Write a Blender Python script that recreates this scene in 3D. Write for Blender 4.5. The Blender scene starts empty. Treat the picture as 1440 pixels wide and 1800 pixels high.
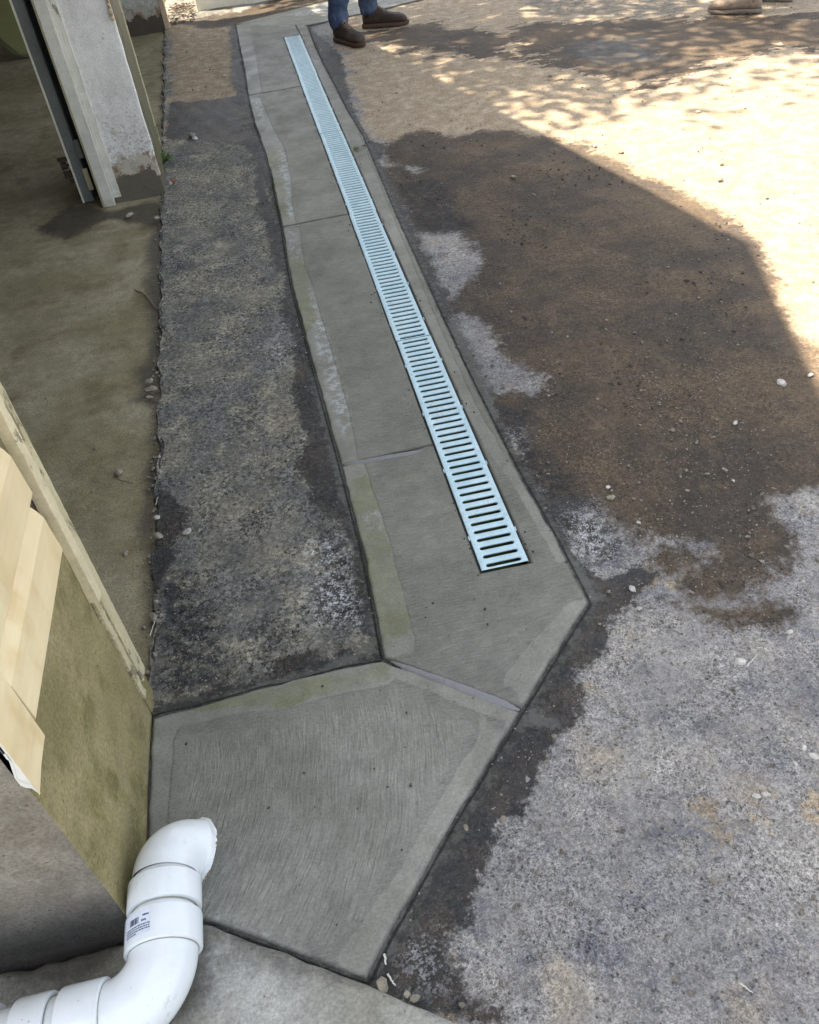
import bpy, bmesh, math, random
import numpy as np
from mathutils import Vector, Matrix
random.seed(7); rng = np.random.RandomState(11)
S = bpy.context.scene
C = S.collection
rad = math.radians

# ------------------------------------------------------------------ camera
H = 1.6
FPX, CX, CY = 1484.5, 720.0, 900.0
R = np.array([[0.9757, 0.2042, -0.0796], [-0.1954, 0.6458, -0.7381], [-0.0993, 0.7357, 0.67]])
cam_d = bpy.data.cameras.new('camera'); cam = bpy.data.objects.new('camera', cam_d); C.objects.link(cam)
cam_d.sensor_fit = 'HORIZONTAL'; cam_d.sensor_width = 36; cam_d.lens = 36 * FPX / 1440
cam_d.clip_start = 0.02; cam_d.clip_end = 400
m = Matrix([list(R[i]) for i in range(3)]).to_4x4(); m.translation = (0, 0, H); cam.matrix_world = m
S.camera = cam
# ------------------------------------------------------------------ light
SUN_EL, SUN_AZ = rad(60), math.atan2(-.88, .475)      # direction towards the sun: (-.88, +.475)
W = bpy.data.worlds.new('World'); S.world = W; W.use_nodes = True
wt = W.node_tree; wt.nodes.clear()
sky = wt.nodes.new('ShaderNodeTexSky'); sky.sky_type = 'NISHITA'; sky.sun_disc = False
sky.sun_elevation = SUN_EL; sky.sun_rotation = SUN_AZ % (2 * math.pi); sky.dust_density = 2.5; sky.air_density = 1.0
hs = wt.nodes.new('ShaderNodeHueSaturation'); hs.inputs['Saturation'].default_value = .36
bg = wt.nodes.new('ShaderNodeBackground'); bg.inputs[1].default_value = .15
wo = wt.nodes.new('ShaderNodeOutputWorld')
wt.links.new(sky.outputs[0], hs.inputs['Color']); wt.links.new(hs.outputs[0], bg.inputs[0]); wt.links.new(bg.outputs[0], wo.inputs[0])
sd_ = bpy.data.lights.new('sun', 'SUN'); sd_.energy = 5; sd_.angle = rad(.53); sd_.color = (1, .85, .67)
sun = bpy.data.objects.new('sun', sd_); C.objects.link(sun)
sun.rotation_euler = Vector((.88 * math.cos(SUN_EL), -.475 * math.cos(SUN_EL), -math.sin(SUN_EL))).to_track_quat('-Z', 'Y').to_euler()
S.view_settings.view_transform = 'Standard'; S.view_settings.look = 'None'
S.view_settings.exposure = 1.56; S.view_settings.gamma = 1

# ------------------------------------------------------------------ helpers
def G(x, y, z=0.0):
    d = R @ np.array([x - CX, -(y - CY), -FPX]); t = (z - H) / d[2]
    return np.array([d[0] * t, d[1] * t])
def GP(pts, z=0.0): return np.array([G(x, y, z) for x, y in pts])
def onX(x, y, X):
    d = R @ np.array([x - CX, -(y - CY), -FPX]); t = X / d[0]
    return Vector((X, d[1] * t, d[2] * t + H))
def onY(x, y, Y):
    d = R @ np.array([x - CX, -(y - CY), -FPX]); t = Y / d[1]
    return Vector((d[0] * t, Y, d[2] * t + H))

def tag(o, label=None, cat=None, group=None, kind=None):
    if label: o['label'] = label
    if cat: o['category'] = cat
    if group: o['group'] = group
    if kind: o['kind'] = kind
    return o
def empty(name, loc=(0, 0, 0), label=None, cat=None, group=None, kind=None):
    o = bpy.data.objects.new(name, None); C.objects.link(o); o.location = loc; o.empty_display_size = .1
    return tag(o, label, cat, group, kind)
def link(name, me, mat=None, parent=None, loc=None, smooth=False):
    o = bpy.data.objects.new(name, me); C.objects.link(o)
    if mat and not me.materials: me.materials.append(mat)
    if smooth: me.shade_smooth()
    if parent:
        o.parent = parent
        base = Vector(parent.location); p = parent.parent
        while p: base += Vector(p.location); p = p.parent
        o.location = -base if loc is None else Vector(loc)
    elif loc is not None: o.location = loc
    return o
def mesh(name, v, f, mat=None, parent=None, smooth=False, loc=None):
    me = bpy.data.meshes.new(name); me.from_pydata([tuple(map(float, p)) for p in v], [], f); me.update()
    return link(name, me, mat, parent, loc, smooth)
def bm_obj(name, bm, mat=None, parent=None, smooth=False, loc=None):
    me = bpy.data.meshes.new(name); bm.to_mesh(me); bm.free()
    return link(name, me, mat, parent, loc, smooth)
def bx(bm, x0, x1, y0, y1, z0, z1, bev=0.0):
    r = bmesh.ops.create_cube(bm, size=1)
    vs = r['verts']
    for v in vs:
        v.co = Vector(((x0 + x1) / 2 + v.co.x * (x1 - x0), (y0 + y1) / 2 + v.co.y * (y1 - y0), (z0 + z1) / 2 + v.co.z * (z1 - z0)))
    if bev:
        es = {e for v in vs for e in v.link_edges}
        bmesh.ops.bevel(bm, geom=list(es), offset=bev, segments=2, affect='EDGES', profile=.5)
def box(name, x0, x1, y0, y1, z0, z1, mat, parent=None, bev=0.0):
    bm = bmesh.new(); bx(bm, x0, x1, y0, y1, z0, z1, bev); return bm_obj(name, bm, mat, parent)
def densebox(name, x0, x1, y0, y1, z0, z1, mat, parent, step=.04, amp=.003, bev=.008, zmax=None):
    """box with bevelled edges, cut finely and roughened so its arrises are not ruler straight"""
    bm = bmesh.new(); bx(bm, x0, x1, y0, y1, z0, z1, bev)
    for ax, a, b in ((0, x0, x1), (1, y0, y1), (2, z0, z1 if zmax is None else min(z1, zmax))):
        n = int((b - a) / step)
        for i in range(1, n):
            no = [0, 0, 0]; no[ax] = 1; co = [0, 0, 0]; co[ax] = a + (b - a) * i / n
            bmesh.ops.bisect_plane(bm, geom=bm.verts[:] + bm.edges[:] + bm.faces[:], plane_co=co, plane_no=no)
    from mathutils import noise
    for v in bm.verts:
        v.co += noise.noise_vector(v.co * 9) * amp + noise.noise_vector(v.co * 31) * amp * .5
    return bm_obj(name, bm, mat, parent, smooth=False)
def tube(bm, pts, radii, n=20, caps=True):
    """swept tube through points; returns nothing"""
    P = [Vector(p) for p in pts]; rings = []
    if isinstance(radii, (int, float)): radii = [radii] * len(P)
    up = None
    for i, p in enumerate(P):
        t = (P[min(i + 1, len(P) - 1)] - P[max(i - 1, 0)]).normalized()
        if t.length < .5: t = Vector((0, 0, 1))
        if up is None: up = t.orthogonal().normalized()
        up = (up - t * up.dot(t)).normalized(); s = t.cross(up)
        rings.append([bm.verts.new(p + (up * math.cos(2 * math.pi * k / n) + s * math.sin(2 * math.pi * k / n)) * radii[i]) for k in range(n)])
    for a, b in zip(rings, rings[1:]):
        for k in range(n): bm.faces.new((a[k], a[(k + 1) % n], b[(k + 1) % n], b[k]))
    if caps:
        bm.faces.new(rings[0][::-1]); bm.faces.new(rings[-1])
    return rings

def sd_poly(P, poly):
    """signed distance, positive inside"""
    P = np.asarray(P); out = np.empty(len(P))
    A = np.asarray(poly); B = np.roll(A, -1, axis=0)
    for s in range(0, len(P), 20000):
        Q = P[s:s + 20000]
        d2 = np.full(len(Q), 1e9); ins = np.zeros(len(Q), bool)
        for a, b in zip(A, B):
            e = b - a; w = Q - a; L = max(e @ e, 1e-12)
            t = np.clip(w @ e / L, 0, 1); r = w - t[:, None] * e
            d2 = np.minimum(d2, (r * r).sum(1))
            c = (a[1] > Q[:, 1]) != (b[1] > Q[:, 1])
            den = (b[1] - a[1]) if abs(b[1] - a[1]) > 1e-12 else 1e-12
            ins ^= c & (Q[:, 0] < (b[0] - a[0]) * (Q[:, 1] - a[1]) / den + a[0])
        out[s:s + 20000] = np.sqrt(d2) * np.where(ins, 1, -1)
    return out
def field(P, polys):
    r = np.full(len(P), -.5)
    for p in polys: r = np.maximum(r, sd_poly(P, GP(p)))
    return np.clip(r, -.5, .5)
def set_attr(me, name, vals):
    a = me.attributes.new(name, 'FLOAT', 'POINT'); a.data.foreach_set('value', np.asarray(vals, dtype=np.float32))

# ------------------------------------------------------------------ node helper
class NT:
    def __init__(s, name):
        s.m = bpy.data.materials.new(name); s.m.use_nodes = True
        s.t = s.m.node_tree; s.t.nodes.clear()
        s.out = s.t.nodes.new('ShaderNodeOutputMaterial'); s.b = s.t.nodes.new('ShaderNodeBsdfPrincipled')
        s.t.links.new(s.b.outputs[0], s.out.inputs[0])
        s.geo = s.t.nodes.new('ShaderNodeNewGeometry'); s.pos = s.geo.outputs['Position']
    def put(s, sock, v):
        if hasattr(v, 'is_output') or isinstance(v, bpy.types.NodeSocket): s.t.links.new(v, sock)
        elif v is not None:
            if isinstance(v, (tuple, list)) and len(v) == 3 and sock.type == 'RGBA': v = (*v, 1)
            sock.default_value = v
    def math(s, op, a, b=None, c=None, clamp=False):
        n = s.t.nodes.new('ShaderNodeMath'); n.operation = op; n.use_clamp = clamp
        s.put(n.inputs[0], a); s.put(n.inputs[1], b); s.put(n.inputs[2], c); return n.outputs[0]
    def attr(s, name):
        n = s.t.nodes.new('ShaderNodeAttribute'); n.attribute_name = name; return n.outputs['Fac']
    def scl(s, vec, v, loc=(0, 0, 0), rot=(0, 0, 0)):
        n = s.t.nodes.new('ShaderNodeMapping'); s.put(n.inputs[0], vec); n.inputs['Scale'].default_value = v
        n.inputs['Location'].default_value = loc; n.inputs['Rotation'].default_value = rot; return n.outputs[0]
    def noise(s, scale, detail=4, rough=.55, vec=None, dist=0, out='Fac'):
        n = s.t.nodes.new('ShaderNodeTexNoise'); s.put(n.inputs['Vector'], vec or s.pos)
        n.inputs['Scale'].default_value = scale; n.inputs['Detail'].default_value = detail
        n.inputs['Roughness'].default_value = rough; n.inputs['Distortion'].default_value = dist; return n.outputs[out]
    def vor(s, scale, feature='F1', out='Distance', vec=None, rnd=1):
        n = s.t.nodes.new('ShaderNodeTexVoronoi'); n.feature = feature; s.put(n.inputs['Vector'], vec or s.pos)
        n.inputs['Scale'].default_value = scale; n.inputs['Randomness'].default_value = rnd; return n.outputs[out]
    def ss(s, v, a, b, lo=0., hi=1.):
        n = s.t.nodes.new('ShaderNodeMapRange'); n.interpolation_type = 'SMOOTHSTEP'; s.put(n.inputs[0], v)
        n.inputs[1].default_value = a; n.inputs[2].default_value = b; n.inputs[3].default_value = lo; n.inputs[4].default_value = hi
        return n.outputs[0]
    def mix(s, f, a, b, mode='MIX'):
        n = s.t.nodes.new('ShaderNodeMix'); n.data_type = 'RGBA'; n.blend_type = mode; n.clamp_factor = True
        s.put(n.inputs[0], f); s.put(n.inputs[6], a); s.put(n.inputs[7], b); return n.outputs[2]
    def mul(s, col, f):
        """multiply a colour by a scalar socket"""
        n = s.t.nodes.new('ShaderNodeVectorMath'); n.operation = 'SCALE'; s.put(n.inputs[0], col); s.put(n.inputs['Scale'], f); return n.outputs[0]
    def sep(s):
        n = s.t.nodes.new('ShaderNodeSeparateXYZ'); s.t.links.new(s.pos, n.inputs[0]); return n.outputs
    def comb(s, x, y, z):
        n = s.t.nodes.new('ShaderNodeCombineXYZ'); s.put(n.inputs[0], x); s.put(n.inputs[1], y); s.put(n.inputs[2], z); return n.outputs[0]
    def bump(s, h, dist=.01, strength=1., prev=None):
        n = s.t.nodes.new('ShaderNodeBump'); s.put(n.inputs['Height'], h); n.inputs['Distance'].default_value = dist
        n.inputs['Strength'].default_value = strength
        if prev: s.put(n.inputs['Normal'], prev)
        return n.outputs[0]
    def done(s, col, rough=.8, normal=None, spec=.4, metal=0., coat=None):
        s.put(s.b.inputs['Base Color'], col); s.put(s.b.inputs['Roughness'], rough)
        s.put(s.b.inputs['Normal'], normal); s.put(s.b.inputs['Specular IOR Level'], spec); s.put(s.b.inputs['Metallic'], metal)
        if coat is not None: s.put(s.b.inputs['Coat Weight'], coat)
        return s.m
A = lambda n, a, b: n.math('ADD', a, b)
M_ = lambda n, a, b: n.math('MULTIPLY', a, b)

def ragged(n, sd, a1=.045, a2=.02, soft=.006, s1=9, s2=70):
    """mask from a signed distance with a frayed edge"""
    w = A(n, sd, M_(n, n.math('SUBTRACT', n.noise(s1, 4, .6), .5), a1 * 2))
    w = A(n, w, M_(n, n.math('SUBTRACT', n.noise(s2, 5, .7), .5), a2 * 2))
    return n.ss(w, -soft, soft)

# ------------------------------------------------------------------ materials
def mat_driveway():
    n = NT('old_asphalt')
    def cells(sc, thr=None):
        c = n.vor(sc, out='Color'); sp = n.t.nodes.new('ShaderNodeSeparateColor'); n.put(sp.inputs[0], c); return n.vor(sc), sp.outputs
    d1, c1 = cells(420); d2, c2 = cells(230); d3, c3 = cells(105); d4, c4 = cells(900)
    big = n.noise(2.6, 5, .62); mid = n.noise(15, 6, .68); fine = n.noise(70, 6, .78)
    # dry base: worn grey binder with pale and bluish blotches
    col = n.mix(n.ss(big, .38, .62), (.310, .300, .296), (.430, .408, .378))
    col = n.mix(M_(n, n.ss(n.noise(6.5, 5, .62), .54, .70), .60), col, (.45, .415, .355))
    col = n.mix(M_(n, n.ss(n.noise(8, 6, .72, vec=n.scl(n.pos, (1, 1, 1), (7, 3, 0))), .50, .66), .75), col, (.180, .186, .212))
    col = n.mix(M_(n, n.ss(n.noise(19, 6, .78, vec=n.scl(n.pos, (1, 1, 1), (2, 5, 0))), .58, .70), .55), col, (.105, .100, .100))
    tan = M_(n, n.ss(n.noise(5.2, 6, .72, vec=n.scl(n.pos, (1, 1, 1), (3, 9, 0))), .585, .66), .75)
    col = n.mix(tan, col, (.46, .36, .225))
    # dusty sand coat
    dust = n.ss(A(n, n.attr('dust'), M_(n, n.math('SUBTRACT', n.noise(6, 5, .65), .5), .35)), -.05, .09)
    dcol = n.mix(n.ss(n.noise(12, 5, .65), .4, .65), (.36, .275, .175), (.48, .39, .275))
    col = n.mix(M_(n, dust, .9), col, dcol)
    # the dark, more worn strip beside the garage
    strip = n.ss(n.attr('strip'), -.01, .01)
    scol = n.mix(n.ss(n.noise(3.6, 6, .70, vec=n.scl(n.pos, (1, .8, 1))), .40, .62), (.140, .140, .128), (.220, .205, .162))
    scol = n.mix(M_(n, n.ss(n.noise(8, 6, .72), .50, .68), .7), scol, (.360, .325, .240))
    scol = n.mix(M_(n, n.ss(n.noise(4.3, 6, .74, vec=n.scl(n.pos, (1, 1, 1), (5, 2, 0))), .52, .66), .6), scol, (.070, .073, .074))
    scol = n.mul(scol, 1.38); scol = n.mix(n.ss(dust, .3, 1), scol, dcol)
    col = n.mix(strip, col, scol)
    # grains of the aggregate: every stone its own tone
    amp = M_(n, n.ss(dust, 0, 1, 1., .45), n.ss(n.noise(6, 5, .7, vec=n.scl(n.pos, (1, 1, 1), (9, 9, 0))), .36, .62, .45, 1.15))
    g = A(n, A(n, M_(n, c1[0], .42), M_(n, c2[1], .36)), M_(n, c4[2], .22))
    g = A(n, g, M_(n, M_(n, n.math('SUBTRACT', c3[2], .5), .42), A(n, .45, strip)))
    g = A(n, 1., M_(n, M_(n, n.math('SUBTRACT', g, .5), 1.75), amp))
    # wet and dirt
    wet = ragged(n, n.attr('wet'), .05, .045, .012, 9, 55)
    brn = n.math('MAXIMUM', ragged(n, n.attr('brown'), .11, .085, .035, 6, 34), n.ss(A(n, n.attr('damp'), A(n, M_(n, n.math('SUBTRACT', n.noise(3.4, 6, .70, vec=n.scl(n.pos, (.8, 1.3, 1))), .5), 1.5), M_(n, n.math('SUBTRACT', n.noise(30, 5, .8), .5), .3))), -.03, .04))
    brn = M_(n, brn, n.ss(n.noise(55, 5, .8), .25, .42, .62, 1.))
    drops = M_(n, n.ss(n.vor(33, rnd=1), .17, .10), n.ss(n.noise(4.5, 3, .6), .60, .66))
    drops = M_(n, drops, n.ss(n.attr('strip'), .01, -.01))
    wetc = n.mix(n.ss(n.noise(6, 5, .65), .42, .6), (.026, .026, .027), (.060, .047, .037))
    wetc = n.mix(M_(n, n.ss(n.noise(17, 6, .72), .64, .72), .6), wetc, (.13, .080, .042))
    brc = n.mix(n.ss(n.noise(2.3, 6, .66), .40, .64), (.078, .062, .047), (.145, .105, .066))
    brc = n.mix(M_(n, n.ss(n.noise(7, 6, .74), .50, .68), .6), brc, (.170, .122, .076))
    brc = n.mix(M_(n, n.ss(n.noise(38, 6, .8), .52, .66), .55), brc, (.045, .038, .034))
    cl_ = n.math('ABSOLUTE', n.math('SUBTRACT', n.noise(21, 6, .72, dist=.8), .5)); cl_ = M_(n, n.ss(cl_, .012, .004), n.ss(n.noise(5, 4, .6), .52, .62))
    brc = n.mix(M_(n, cl_, .6), brc, (.030, .026, .023))
    blk = ragged(n, n.attr('black'), .07, .04, .04)
    col = n.mix(brn, col, brc)
    col = n.mix(M_(n, blk, n.ss(n.noise(26, 6, .75), .34, .58, .10, .9)), col, (.032, .033, .036))
    col = n.mix(M_(n, wet, .93), col, wetc)
    col = n.mix(M_(n, drops, .85), col, (.045, .038, .032))
    # crumbling white cement flecks
    fl = M_(n, n.ss(n.attr('fleck'), -.05, .10), n.ss(A(n, n.noise(46, 6, .8), M_(n, c2[0], .20)), .60, .66))
    col = n.mix(M_(n, fl, .9), col, (.60, .61, .63))
    # pale grit sitting in the binder, dark pits
    dryf = n.math('SUBTRACT', 1., n.math('MAXIMUM', M_(n, brn, .88), M_(n, wet, .72)))
    grit = M_(n, n.ss(d2, .42, .30), n.ss(c2[0], .90, .93)); grit2 = M_(n, n.ss(d3, .36, .26), n.ss(c3[1], .93, .95))
    pit = M_(n, n.ss(d3, .34, .22), n.ss(c3[0], .86, .90)); pit = M_(n, pit, n.ss(dust, 1., 0., .3, 1.))
    col = n.mul(col, g)
    col = n.mix(M_(n, M_(n, grit, .6), dryf), col, (.60, .57, .52)); col = n.mix(M_(n, M_(n, grit2, .75), dryf), col, (.52, .48, .42))
    col = n.mix(M_(n, pit, .6), col, (.035, .033, .035))
    col = n.mul(col, n.ss(fine, .28, .72, .72, 1.24)); col = n.mul(col, n.ss(mid, .3, .7, .88, 1.10))
    # damp cement skim; dark seam painted for the shaded gap at the apron
    nearap = n.ss(A(n, n.attr('apron'), M_(n, n.math('SUBTRACT', n.noise(24, 6, .72), .5), .075)), -.030, -.020)
    col = n.mix(M_(n, nearap, .85), col, n.mix(n.ss(n.noise(40, 5, .7), .42, .58), (.040, .041, .037), (.112, .115, .098)))
    smear = M_(n, n.ss(A(n, n.attr('smear'), M_(n, n.math('SUBTRACT', n.noise(28, 6, .75), .5), .10)), -.008, .010), .85)
    col = n.mix(smear, col, n.mul((.160, .165, .146), n.ss(fine, .3, .7, .75, 1.15)))
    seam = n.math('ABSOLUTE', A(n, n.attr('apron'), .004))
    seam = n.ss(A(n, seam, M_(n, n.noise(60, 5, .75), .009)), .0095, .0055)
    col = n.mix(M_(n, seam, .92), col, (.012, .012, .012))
    pud = n.ss(A(n, n.attr('puddle'), M_(n, n.math('SUBTRACT', n.noise(7, 5, .65, vec=n.scl(n.pos, (.6, 1.3, 1))), .5), .6)), -.02, .14)
    pud = M_(n, pud, n.ss(n.noise(16, 6, .75), .38, .60, .15, 1.))
    col = n.mix(M_(n, pud, .75), col, (.046, .052, .050))
    anyw = n.math('MAXIMUM', wet, M_(n, brn, .3))
    rough = n.math('SUBTRACT', .93, M_(n, anyw, .40)); rough = n.math('SUBTRACT', rough, M_(n, pud, .30))
    gr = A(n, M_(n, n.math('SUBTRACT', 1., d2), .5), M_(n, c2[1], .5))
    h = A(n, M_(n, fine, .9), M_(n, gr, .55)); h = A(n, h, M_(n, mid, .9)); h = A(n, h, M_(n, n.math('SUBTRACT', grit2, pit), .8))
    h = M_(n, h, n.ss(dust, 0, 1, 1., .40))
    return n.done(col, rough, n.bump(h, .010, 1.), .4)

def mat_concrete_new():
    n = NT('fresh_concrete'); xyz = n.sep()
    # direction of the broom: across the strip, swirling arcs in the near panel
    dx = n.math('SUBTRACT', xyz[0], -.95); dy = n.math('SUBTRACT', xyz[1], 1.15)
    r = n.math('SQRT', A(n, M_(n, dx, dx), M_(n, dy, dy))); th = n.math('ARCTAN2', dy, dx)
    wob = n.noise(5, 3, .5)
    arc = n.comb(A(n, r, M_(n, wob, .03)), M_(n, th, .05), 0.)
    lin = n.comb(M_(n, xyz[0], .06), A(n, xyz[1], M_(n, wob, .015)), 0.)
    b1 = n.noise(260, 4, .7, vec=arc); b2 = n.noise(330, 4, .75, vec=lin)
    sw = n.attr('swirl'); swm = n.ss(A(n, sw, M_(n, n.math('SUBTRACT', n.noise(8, 3), .5), .08)), -.02, .05)
    mb = n.t.nodes.new('ShaderNodeMix'); mb.data_type = 'FLOAT'; n.put(mb.inputs[0], swm); n.put(mb.inputs[2], b2); n.put(mb.inputs[3], b1)
    broom = mb.outputs[0]
    band = n.ss(A(n, n.attr('band'), M_(n, n.math('SUBTRACT', n.noise(13, 5, .7), .5), .022)), -.003, .003)
    big = n.noise(3.5, 5, .6); fine = n.noise(190, 5, .75); mid = n.noise(22, 5, .65)
    base = n.mix(n.ss(big, .35, .65), (.200, .196, .158), (.252, .247, .202))
    near = n.ss(xyz[1], 1.9, .9)
    base = n.mix(near, base, n.mix(n.ss(big, .35, .65), (.228, .227, .196), (.282, .280, .246)))
    bc = n.mix(n.ss(n.noise(4, 4, .6), .4, .6), (.243, .243, .204), (.292, .292, .252))
    col = n.mix(M_(n, band, n.ss(n.noise(2.7, 4, .6), .38, .6, .2, .6)), base, bc)
    ol = n.ss(A(n, n.attr('olive'), M_(n, n.math('SUBTRACT', n.noise(14, 5, .65), .5), .045)), -.003, .004)
    olc = n.mix(n.ss(n.noise(9, 5, .65), .4, .62), (.185, .190, .098), (.225, .228, .140))
    col = n.mix(M_(n, ol, n.ss(n.noise(7, 5, .65), .35, .6, .30, .80)), col, olc)
    wh = M_(n, n.ss(n.attr('white'), -.012, .02), n.ss(A(n, n.noise(34, 6, .75), M_(n, n.noise(200, 3, .8), .25)), .60, .72))
    col = n.mix(M_(n, wh, .8), col, (.50, .53, .54))
    sk = M_(n, n.ss(n.vor(24, rnd=1), .075, .05), n.ss(n.noise(5, 2), .5, .6))      # specks of grit
    col = n.mix(M_(n, sk, .5), col, (.07, .07, .06))
    nb_ = n.math('SUBTRACT', 1., M_(n, band, .8))
    col = n.mul(col, A(n, 1., M_(n, M_(n, n.math('SUBTRACT', broom, .5), nb_), 1.55)))
    col = n.mul(col, n.ss(fine, .3, .7, .80, 1.16)); col = n.mul(col, n.ss(mid, .3, .7, .90, 1.08)); col = n.mul(col, n.ss(n.noise(1.6, 4, .6), .35, .65, .86, 1.08))
    edge = n.ss(n.attr('edge'), .0, .009, .6, 1.); col = n.mul(col, edge)       # darker towards the arris
    h = A(n, M_(n, M_(n, broom, nb_), 1.1), M_(n, fine, .35)); h = A(n, h, M_(n, mid, .4))
    rough = n.ss(n.noise(6, 4, .6), .35, .7, .42, .68)
    return n.done(col, rough, n.bump(h, .0042, 1.), .45)

def mat_joint():
    n = NT('wet_joint_mortar'); f = n.noise(60, 5, .7)
    col = n.mix(f, (.15, .152, .155), (.28, .28, .30)); return n.done(col, .30, n.bump(f, .004, .8), .5)

def mat_old_concrete(name, c1, c2, stain, lich, mossy=0., rough=.9, wetattr=None, base_dark=None, dirtscale=3.):
    n = NT(name); xyz = n.sep()
    big = n.noise(dirtscale, 6, .62); mid = n.noise(18, 6, .68); fine = n.noise(150, 6, .78)
    col = n.mix(n.ss(big, .36, .64), c1, c2)
    col = n.mix(M_(n, n.ss(n.noise(dirtscale * 2.2, 5, .65), .50, .68), .65), col, stain)
    st = n.noise(5, 4, .6, vec=n.scl(n.pos, (1, 1, .22)))
    if mossy: col = n.mix(M_(n, n.ss(n.noise(4.2, 6, .7, vec=n.scl(n.pos, (1, 1, .45))), .50, .66), mossy), col, (.165, .170, .035))
    rings = n.ss(n.math('ABSOLUTE', n.math('SUBTRACT', n.vor(24, rnd=1), .33)), .07, .02)
    rings = M_(n, rings, n.ss(n.noise(4, 4, .6), .50, .60))
    col = n.mix(M_(n, rings, lich), col, (.36, .34, .28))
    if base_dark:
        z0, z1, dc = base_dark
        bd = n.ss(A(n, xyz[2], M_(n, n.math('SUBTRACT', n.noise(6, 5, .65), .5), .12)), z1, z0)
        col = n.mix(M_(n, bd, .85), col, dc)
    if wetattr:
        w = ragged(n, n.attr(wetattr), .06, .03, .035, 8, 50); col = n.mix(M_(n, w, .85), col, (.075, .066, .050))
        rough = n.math('SUBTRACT', .92, M_(n, w, .4))
    cr = n.math('ABSOLUTE', n.math('SUBTRACT', n.noise(2.3, 6, .62, dist=.6), .5))
    crk = M_(n, n.ss(cr, .0020, .0008), n.ss(n.noise(1.7, 2), .58, .64)); col = n.mix(M_(n, crk, .5), col, (.03, .028, .02))
    pit = n.ss(n.vor(55, rnd=1), .17, .10); pit = M_(n, pit, n.ss(mid, .48, .6))
    col = n.mix(M_(n, pit, .45), col, (.04, .036, .026))
    col = n.mul(col, n.ss(fine, .28, .72, .68, 1.26)); col = n.mul(col, n.ss(mid, .3, .7, .84, 1.12))
    h = A(n, M_(n, fine, .6), M_(n, mid, 1.)); h = n.math('SUBTRACT', h, M_(n, pit, .6))
    return n.done(col, rough, n.bump(h, .006, .9), .35)

def mat_peeling(name, paint, under, bare, z0=.0, amt=.5, green=.0):
    n = NT(name); xyz = n.sep()
    fine = n.noise(160, 5, .75); mid = n.noise(20, 6, .7); st = n.noise(7, 5, .65, vec=n.scl(n.pos, (1, 1, .16)))
    col = n.mix(n.ss(st, .35, .7), paint, tuple(c * .90 for c in paint))
    col = n.mul(col, n.ss(mid, .3, .7, .90, 1.05))
    hz = n.math('SUBTRACT', xyz[2], z0)
    lift = A(n, hz, M_(n, n.math('SUBTRACT', n.noise(9, 5, .65), .5), .32))
    grime = n.ss(A(n, n.noise(95, 5, .8), M_(n, n.ss(hz, .75, .05), .14)), .62, .70)
    col = n.mix(M_(n, grime, .55), col, (.12, .105, .08))
    peel = n.ss(A(n, n.noise(10, 7, .72), M_(n, n.ss(hz, .5, .0), .10)), .66 - .04 * amt, .668 - .04 * amt)
    col = n.mix(M_(n, peel, .8), col, under)
    if green: col = n.mix(M_(n, n.ss(n.noise(6, 5, .65, vec=n.scl(n.pos, (1, 1, .4), (3, 1, 2))), .50, .66), green), col, (.20, .22, .08))
    col = n.mix(n.ss(lift, .185, .172), col, n.mix(n.ss(n.noise(15, 4), .45, .6), under, (.30, .21, .15)))
    bb = n.ss(lift, .112, .104); col = n.mix(bb, col, bare)
    col = n.mul(col, n.ss(fine, .3, .7, .86, 1.1))
    h = A(n, M_(n, fine, .3), M_(n, n.math('SUBTRACT', 1., n.math('MAXIMUM', peel, bb)), 1.)); h = A(n, h, M_(n, mid, .5))
    return n.done(col, .75, n.bump(h, .003, 1.), .35)

def mat_paintwood(name, c, dirt=(.16, .12, .07), peel=.3, green=0., rough=.55, axis=(1, 1, .08), low=None):
    n = NT(name); xyz = n.sep(); g = n.noise(60, 5, .7, vec=n.scl(n.pos, axis)); mid = n.noise(9, 5, .65); fine = n.noise(130, 5, .7)
    col = n.mix(n.ss(mid, .35, .7), c, tuple(x * .86 for x in c))
    col = n.mix(M_(n, n.ss(g, .58, .74), .35), col, dirt)
    pl = n.ss(n.noise(13, 7, .75, vec=n.scl(n.pos, (1, 1, .45))), .665 - peel * .1, .672 - peel * .1)
    col = n.mix(M_(n, pl, .8), col, (.19, .165, .115))
    if green: col = n.mix(M_(n, n.ss(n.noise(8, 5, .6, vec=n.scl(n.pos, (1, 1, .5))), .46, .64), green), col, (.12, .13, .03))
    if low: col = n.mix(M_(n, n.ss(A(n, xyz[2], M_(n, mid, .2)), low + .12, low), .85), col, (.13, .125, .055))
    col = n.mul(col, n.ss(fine, .3, .7, .92, 1.06))
    h = A(n, M_(n, g, .5), M_(n, n.math('SUBTRACT', 1., pl), .8))
    return n.done(col, rough, n.bump(h, .002, .8), .4)

def mat_vinyl():
    n = NT('cream_siding'); g = n.noise(40, 4, .6, vec=n.scl(n.pos, (1, .07, 1))); mid = n.noise(5, 5, .6); fine = n.noise(170, 4, .7)
    col = n.mix(n.ss(mid, .35, .7), (.84, .73, .47), (.78, .65, .39))
    col = n.mix(M_(n, n.ss(n.noise(7, 4, .6, vec=n.scl(n.pos, (1, 1, .5))), .52, .7), .4), col, (.56, .37, .12))
    col = n.mix(M_(n, n.ss(n.noise(260, 3, .8), .70, .76), .35), col, (.25, .17, .07))
    oi = n.t.nodes.new('ShaderNodeObjectInfo'); col = n.mul(col, n.ss(oi.outputs['Random'], 0, 1, .80, 1.03))
    col = n.mul(col, n.ss(g, .3, .7, .95, 1.04))
    return n.done(col, .42, n.bump(A(n, g, M_(n, fine, .4)), .0012, .7), .45)

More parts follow.
